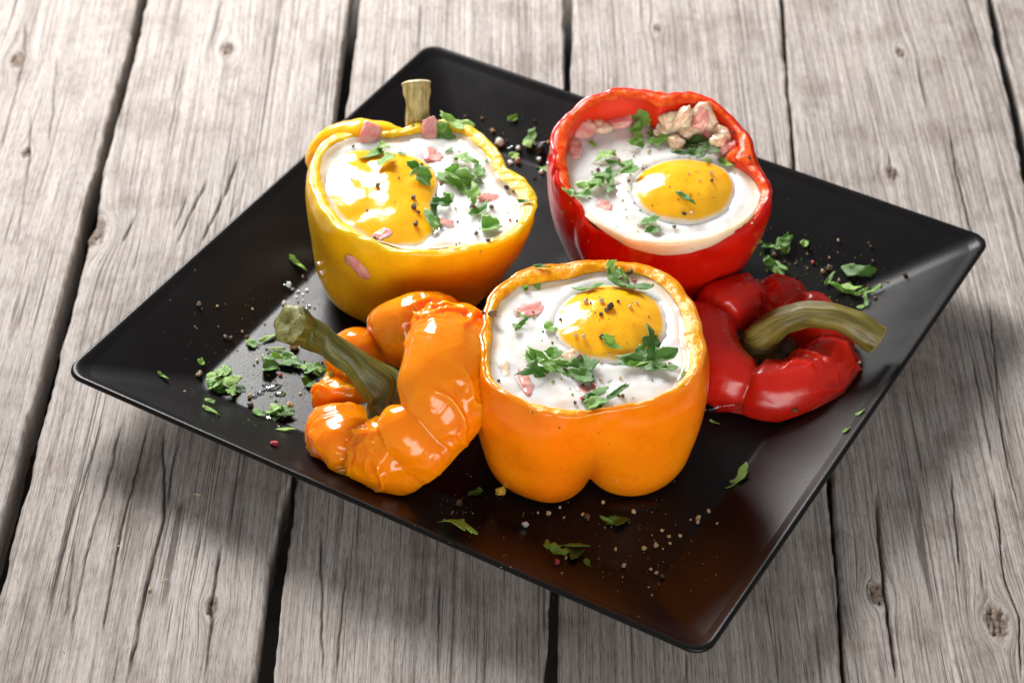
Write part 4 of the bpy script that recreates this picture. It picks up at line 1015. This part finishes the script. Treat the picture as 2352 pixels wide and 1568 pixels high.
zones = [
 (zPL, 'on the plate around the green stem tip', [(380, 430, 55, 'brown'), (525, 440, 30, 'tan'), (800, 465, 25, 'tan'), (590, 685, 50, 'dark'), (630, 695, 45, 'dark'), (760, 690, 50, 'brown'), (380, 975, 72, 'tan'), (615, 940, 60, 'brown'),
    (840, 870, 45, 'tan'), (890, 845, 50, 'tan'), (1210, 875, 35, 'tan'), (1350, 885, 45, 'tan'), (780, 1150, 52, 'tan'), (790, 1220, 62, 'brown'), (270, 1115, 28, 'tan'), (425, 1155, 28, 'brown'), (900, 580, 24, 'tan'),
    (720, 640, 24, 'tan'), (1095, 1240, 85, 'tan'), (1065, 825, 45, 'brown'), (910, 780, 26, 'brown'), (1195, 210, 30, 'tan'), (1180, 1130, 34, 'tan'), (685, 785, 22, 'tan'), (925, 810, 26, 'tan'), (1160, 410, 28, 'brown'), (1290, 460, 28, 'brown')]),
 (zRL, 'on the plate behind and beside the red lid', [(775, 145, 60, 'brown'), (1210, 250, 76, 'brown'), (1155, 275, 48, 'tan'), (1345, 375, 40, 'tan'), (1280, 25, 38, 'tan'), (1520, 390, 42, 'brown'), (1575, 480, 48, 'brown'), (1610, 380, 40, 'tan'),
    (1665, 350, 32, 'tan'), (1805, 300, 56, 'brown'), (940, 1345, 60, 'brown'), (1440, 985, 40, 'tan'), (1285, 345, 40, 'tan'), (945, 315, 38, 'brown'), (1535, 70, 32, 'brown'), (1550, 185, 30, 'brown'), (1035, 245, 30, 'tan'), (965, 400, 26, 'tan'),
    (1210, 160, 28, 'tan'), (1475, 468, 34, 'tan'), (945, 208, 32, 'brown'), (860, 200, 32, 'brown'), (1035, 130, 26, 'tan')]),
 (zPT, 'on the plate between the yellow and red peppers', [(35, 215, 60, 'brown'), (245, 230, 55, 'tan'), (910, 260, 55, 'brown'), (1075, 535, 70, 'tan'), (380, 390, 90, 'tan'), (560, 520, 50, 'brown'), (935, 855, 60, 'brown'), (905, 990, 55, 'brown')]),
 (zPB, 'on the plate in front of the orange pepper', [(220, 285, 62, 'brown'), (830, 345, 48, 'tan'), (905, 305, 34, 'tan'), (1090, 370, 52, 'brown'), (1060, 350, 34, 'tan'), (1195, 270, 42, 'tan'), (1400, 335, 48, 'tan'), (1835, 380, 46, 'tan'), (1832, 405, 36, 'tan'),
    (1905, 330, 36, 'tan'), (1335, 700, 42, 'tan'), (1590, 770, 42, 'brown'), (1555, 745, 36, 'tan'), (1470, 580, 44, 'tan'), (1550, 560, 42, 'tan'), (1640, 500, 38, 'tan'), (1280, 585, 34, 'tan'), (1715, 495, 32, 'tan'), (1515, 720, 28, 'tan'),
    (1590, 460, 28, 'tan'), (1785, 385, 24, 'tan'), (1965, 410, 24, 'tan'), (1645, 545, 26, 'tan'), (1598, 580, 22, 'tan'), (1503, 840, 22, 'tan'), (1522, 893, 22, 'tan'), (935, 370, 24, 'tan'), (758, 340, 22, 'tan'), (945, 645, 34, 'tan'), (128, 393, 22, 'tan')]),
 (zO, 'on the egg of the orange pepper', [(1100, 128, 48, 'dark'), (1030, 297, 24, 'dark'), (985, 330, 50, 'dark'), (965, 345, 40, 'brown'), (930, 370, 34, 'dark'), (705, 400, 34, 'dark'), (940, 500, 38, 'dark'), (805, 630, 60, 'brown'), (728, 685, 34, 'dark'),
    (835, 500, 34, 'tan'), (790, 490, 36, 'tan'), (1100, 330, 38, 'tan'), (848, 300, 38, 'tan'), (1325, 660, 46, 'tan'), (930, 740, 28, 'tan'), (1043, 730, 28, 'tan'), (1225, 745, 18, 'dark'), (785, 875, 34, 'dark'), (1055, 835, 32, 'brown'), (940, 298, 36, 'tan'),
    (875, 303, 24, 'dark'), (1135, 303, 24, 'tan'), (305, 370, 60, 'brown'), (265, 360, 28, 'dark'), (545, 357, 18, 'dark'), (980, 600, 26, 'tan'), (930, 645, 26, 'tan'), (1205, 382, 14, 'dark'), (345, 750, 22, 'dark'), (830, 770, 20, 'dark')]),
 (zY, 'on the egg of the yellow pepper', [(960, 480, 34, 'dark'), (940, 525, 42, 'brown'), (1055, 770, 62, 'brown'), (1165, 760, 38, 'brown'), (1255, 645, 42, 'dark'), (1145, 945, 38, 'dark'), (715, 705, 42, 'dark'), (720, 760, 42, 'dark'), (730, 855, 50, 'dark'),
    (515, 640, 42, 'brown'), (498, 935, 32, 'dark'), (375, 410, 24, 'brown'), (1075, 910, 36, 'brown'), (905, 595, 42, 'brown'), (765, 515, 28, 'brown'), (848, 690, 24, 'dark'), (745, 785, 28, 'dark'), (875, 870, 34, 'dark'), (635, 590, 22, 'dark'),
    (960, 765, 26, 'tan'), (1290, 665, 24, 'dark'), (970, 840, 22, 'dark'), (1310, 835, 26, 'dark'), (1010, 535, 34, 'tan'), (455, 775, 24, 'dark'), (362, 595, 22, 'dark'), (830, 720, 22, 'dark')]),
 (zR, 'on the egg of the red pepper', [(1108, 970, 46, 'dark'), (1160, 965, 48, 'tan'), (1040, 1060, 38, 'dark'), (1300, 740, 34, 'dark'), (1140, 690, 28, 'tan'), (1455, 400, 44, 'dark'), (1565, 580, 28, 'dark'), (885, 480, 38, 'dark'), (760, 570, 24, 'dark'),
    (655, 598, 28, 'brown'), (820, 655, 28, 'brown'), (1070, 872, 22, 'brown'), (1215, 735, 26, 'tan'), (1295, 690, 34, 'tan'), (860, 545, 34, 'tan'), (720, 745, 38, 'brown'), (510, 670, 44, 'brown'), (1010, 782, 14, 'dark'), (1310, 855, 18, 'brown'), (760, 895, 18, 'dark')]),
]
for conv, where, items in zones:
    for x, y, s_, tone in items:
        ob = cast(*conv(x, y))[2]; nm = ob.name.split('.')[0] if ob else ''
        if where.startswith('on the egg'):
            pep = where.split('of the ')[1]
            spot = {'yolk': 'on the yolk in the ' + pep, 'egg_white': 'on the egg white in the ' + pep, 'cut_rim': 'on the cut rim of the ' + pep, 'skin': 'on the rim of the ' + pep}.get(nm, 'on the filling in the ' + pep)
        else:
            spot = {'border': where.replace('on the plate', 'on the sloping plate border'), 'well': where.replace('on the plate', 'on the flat plate')}.get(nm, where)
        size = 'large' if s_ * SC[conv] > 15 else 'tiny' if s_ * SC[conv] < 9 else 'small'
        grit(conv, x, y, s_, tone, '%s %s peppercorn bit %s' % (size, TN[tone], spot), '%s %s pepper bits %s' % (size, TN[tone], spot))
grit(zPL, 1130, 772, 92, 'tan_whole', 'whole tan peppercorn under the tip of the green stem', None, 'peppercorn')
grit(zPT, 985, 630, 165, 'dark_whole', 'whole black peppercorn on the plate beside the red pepper', None, 'peppercorn')
grit(zPT, 690, 785, 140, 'tan_whole', 'whole tan peppercorn on the plate between the yellow and red peppers', None, 'peppercorn')
grit(zPL, 970, 1530, 80, 'pink', 'pink peppercorn skin on the front border beside the orange lid', None, 'peppercorn_skin')
grit(zPB, 885, 682, 62, 'pink', 'pink peppercorn skin under the dark parsley clump near the front lip', None, 'peppercorn_skin')
grit(zPL, 1025, 985, 36, 'pink', 'pink peppercorn speck beside the parsley below the green stem tip', None, 'peppercorn_skin')
grit(zO, 1125, 182, 34, 'pink', 'pink peppercorn speck on the egg white behind the yolk of the orange pepper', None, 'peppercorn_skin')
grit(zO, 825, 850, 30, 'pink', 'pink peppercorn speck by the front rim of the orange pepper', None, 'peppercorn_skin')
grit(zY, 1270, 832, 28, 'pink', 'pink peppercorn speck on the egg white of the yellow pepper', None, 'peppercorn_skin')
grit(zRL, 1080, 195, 40, 'pink', 'pink peppercorn speck on the plate behind the red lid', None, 'peppercorn_skin')
for x, y, s_ in ((470, 545, 165), (705, 610, 115), (600, 800, 100), (968, 755, 125), (985, 920, 105), (1080, 800, 60)):
    grit(zPT, x, y, s_, 'salt', 'white salt grain on the plate between the yellow and red peppers', 'salt grains between the yellow and red peppers', 'salt_grain', 'salt')
for x, y, s_ in ((1085, 280, 62), (1110, 310, 44), (1055, 425, 52), (1150, 372, 26), (1230, 320, 34), (1355, 175, 50), (1335, 105, 40), (1160, 330, 34), (1200, 350, 24), (1220, 458, 26), (1250, 440, 26), (1200, 400, 22)):
    grit(zPL, x, y, s_, 'salt', 'white salt grain on the plate at the foot of the yellow pepper', 'salt grains at the foot of the yellow pepper', 'salt_grain', 'salt')
grit(zPB, 672, 425, 48, 'salt', 'clear salt crystal on the plate in front of the orange pepper', None, 'salt_grain', 'salt')
for x, y, s_, lab in ((525, 968, 18, 'tan seed lying in a crack of the weathered plank in the sunlit front'), (656, 1158, 20, 'tan seed beside a dry splinter on the weathered plank'), (280, 1428, 12, 'tiny tan crumb on the plank next to the wide gap')):
    grit(zWL, x, y, s_, 'tan', lab, None, 'seed', 'seed')
def splinter(x, y, size, ang, lab):
    loc, nor, ob = cast(*zWL(x, y)); me = LEAVES['strip', 0][1].copy(); me.materials.clear(); me.materials.append(M_tan)
    o = bpy.data.objects.new('wood_splinter', me); col.objects.link(o); s_ = size * SC[zWL] / PXM
    o.rotation_mode = 'QUATERNION'; o.rotation_quaternion = frame(nor, math.radians(ang)); o.scale = (s_, s_ * .5, s_ * .5); o.location = loc
    setp(o, lab, 'splinter')
splinter(712, 1122, 46, 18, 'dry tan splinter on the plank beside the long crack')
splinter(866, 742, 40, 3, 'dry straw splinter on the plank in the shadow of the plate')
loc, nor, ob = cast(*zPB(505, 205))
o = mesh_obj('egg_crumb', [], [], None); bpy.data.objects.remove(o)
cr_me = grit_mesh(31, M_crumb, 'crumb', jag=.6)
o = bpy.data.objects.new('egg_crumb', cr_me); col.objects.link(o); o.location = loc; o.scale = (.0062, .0050, .0030)
setp(o, 'yellow cooked egg crumb at the foot of the orange pepper', 'crumb')

# ------------------------------------------------------------------ fine dust of ground pepper (too small to count) and juice drops
def specks(name, label, spots, mat_list, n, smin, smax, seed):
    r = random.Random(seed); V = []; F = []; MI = []
    for _ in range(n):
        conv, x, y, sd = r.choice(spots)
        loc, nor, ob = cast(*conv(x + r.gauss(0, sd), y + r.gauss(0, sd)))
        if ob is None or ob.name.startswith(('plank', 'parsley', 'leaf', 'stem')): continue
        s = r.uniform(smin, smax) * (1 if r.random() < .8 else 1.6)
        q = frame(nor, r.uniform(0, 6)); b = len(V)
        for p in ((.5, 0, 0), (-.3, .45, 0), (-.3, -.45, 0), (0, 0, .6)):
            V.append(tuple(loc + q @ (Vector((p[0] * r.uniform(.6, 1.3), p[1] * r.uniform(.6, 1.3), p[2])) * s)))
        k = r.randrange(len(mat_list))
        for f in ((0, 1, 3), (1, 2, 3), (2, 0, 3)): F.append(tuple(b + i for i in f)); MI.append(k)
    o = mesh_obj(name, V, F, None, smooth=False)
    for m_ in mat_list: o.data.materials.append(m_)
    o.data.polygons.foreach_set('material_index', MI)
    return setp(o, label, 'pepper', kind='stuff')
specks('ground_pepper', 'fine ground pepper dust sprinkled over the black plate',
       [(zPL, 950, 850, 190), (zPL, 1050, 1050, 170), (zPL, 800, 1000, 230), (zPL, 500, 700, 300), (zRL, 1000, 250, 150), (zRL, 1250, 250, 220), (zPB, 1400, 600, 230), (zPB, 700, 500, 330), (zPB, 1500, 550, 150), (zPT, 500, 300, 300), (zPB, 300, 330, 120)],
       [M_tan, M_tan, M_brown], 560, .00022, .00055, 3)
specks('ground_pepper', 'fine ground pepper dust sprinkled over the baked eggs',
       [(zO, 950, 420, 170), (zO, 850, 700, 190), (zY, 800, 700, 180), (zY, 1050, 700, 160), (zR, 1100, 800, 200), (zR, 750, 600, 190)], [M_dark, M_brown, M_brown, M_tan], 230, .00018, .00045, 4)

specks('parsley_crumbs', 'tiny parsley crumbs sprinkled over eggs and plate',
       [(zO, 700, 650, 150), (zO, 1000, 500, 220), (zY, 850, 600, 170), (zY, 1000, 750, 130), (zR, 650, 600, 150), (zR, 1150, 600, 150), (zR, 600, 900, 200), (zPL, 950, 900, 180), (zPL, 700, 1100, 160), (zRL, 1200, 330, 180), (zRL, 800, 150, 100)],
       [M_leaf[0], M_leaf[1]], 240, .0004, .0011, 9)['category'] = 'parsley'

def puddle(conv, x, y, w, l, ang, h, label, group):
    loc, nor, ob = cast(*conv(x, y)); s = SC[conv] / PXM
    nu, nv = 8, 26; V = []; sd = random.uniform(0, 50)
    th = np.linspace(0, 2 * np.pi, nv, endpoint=False)
    for k in range(nu):
        f = k / (nu - 1)
        rad = 1 + .35 * perlin(stack(np.cos(th) * 1.6 + sd, np.sin(th) * 1.6, 0 * th))
        V.append(np.stack([w * s / 2 * f * rad * np.cos(th), l * s / 2 * f * rad * np.sin(th), h * math.sqrt(max(0, 1 - f * f)) + 0 * th + .00006], 1))
    o = mesh_obj('juice_drop', np.concatenate(V), grid_faces(nu, nv, flip=True), M_oil, loc=loc)
    o.rotation_mode = 'QUATERNION'; o.rotation_quaternion = frame(nor, math.radians(ang))
    return setp(o, label, 'juice', group)
for x, y, w, l, a in ((960, 1080, 150, 70, 20), (1020, 1130, 90, 60, 0), (870, 1120, 70, 40, 40), (1230, 450, 60, 40, 0), (1190, 520, 40, 40, 0), (1100, 300, 120, 90, 10), (945, 1310, 80, 160, 15), (1040, 1390, 90, 40, 0), (820, 1150, 40, 40, 0), (900, 1060, 40, 30, 0)):
    puddle(zPL, x, y, w, l, a, .0006, 'clear cooking juice drop on the plate beside the orange lid', 'juice drops beside the orange lid')
for x, y, w, l, a in ((980, 600, 260, 200, 0), (620, 640, 200, 160, 0)):
    puddle(zPT, x, y, w, l, a, .0006, 'clear juice film on the plate between the yellow and red peppers', 'juice between the yellow and red peppers')
puddle(zPB, 1400, 285, 330, 110, 3, .0007, 'clear juice pool under the cleft base of the orange pepper', None)
puddle(zRL, 520, 1330, 560, 90, 6, .0007, 'clear juice pool along the front of the red lid', None)
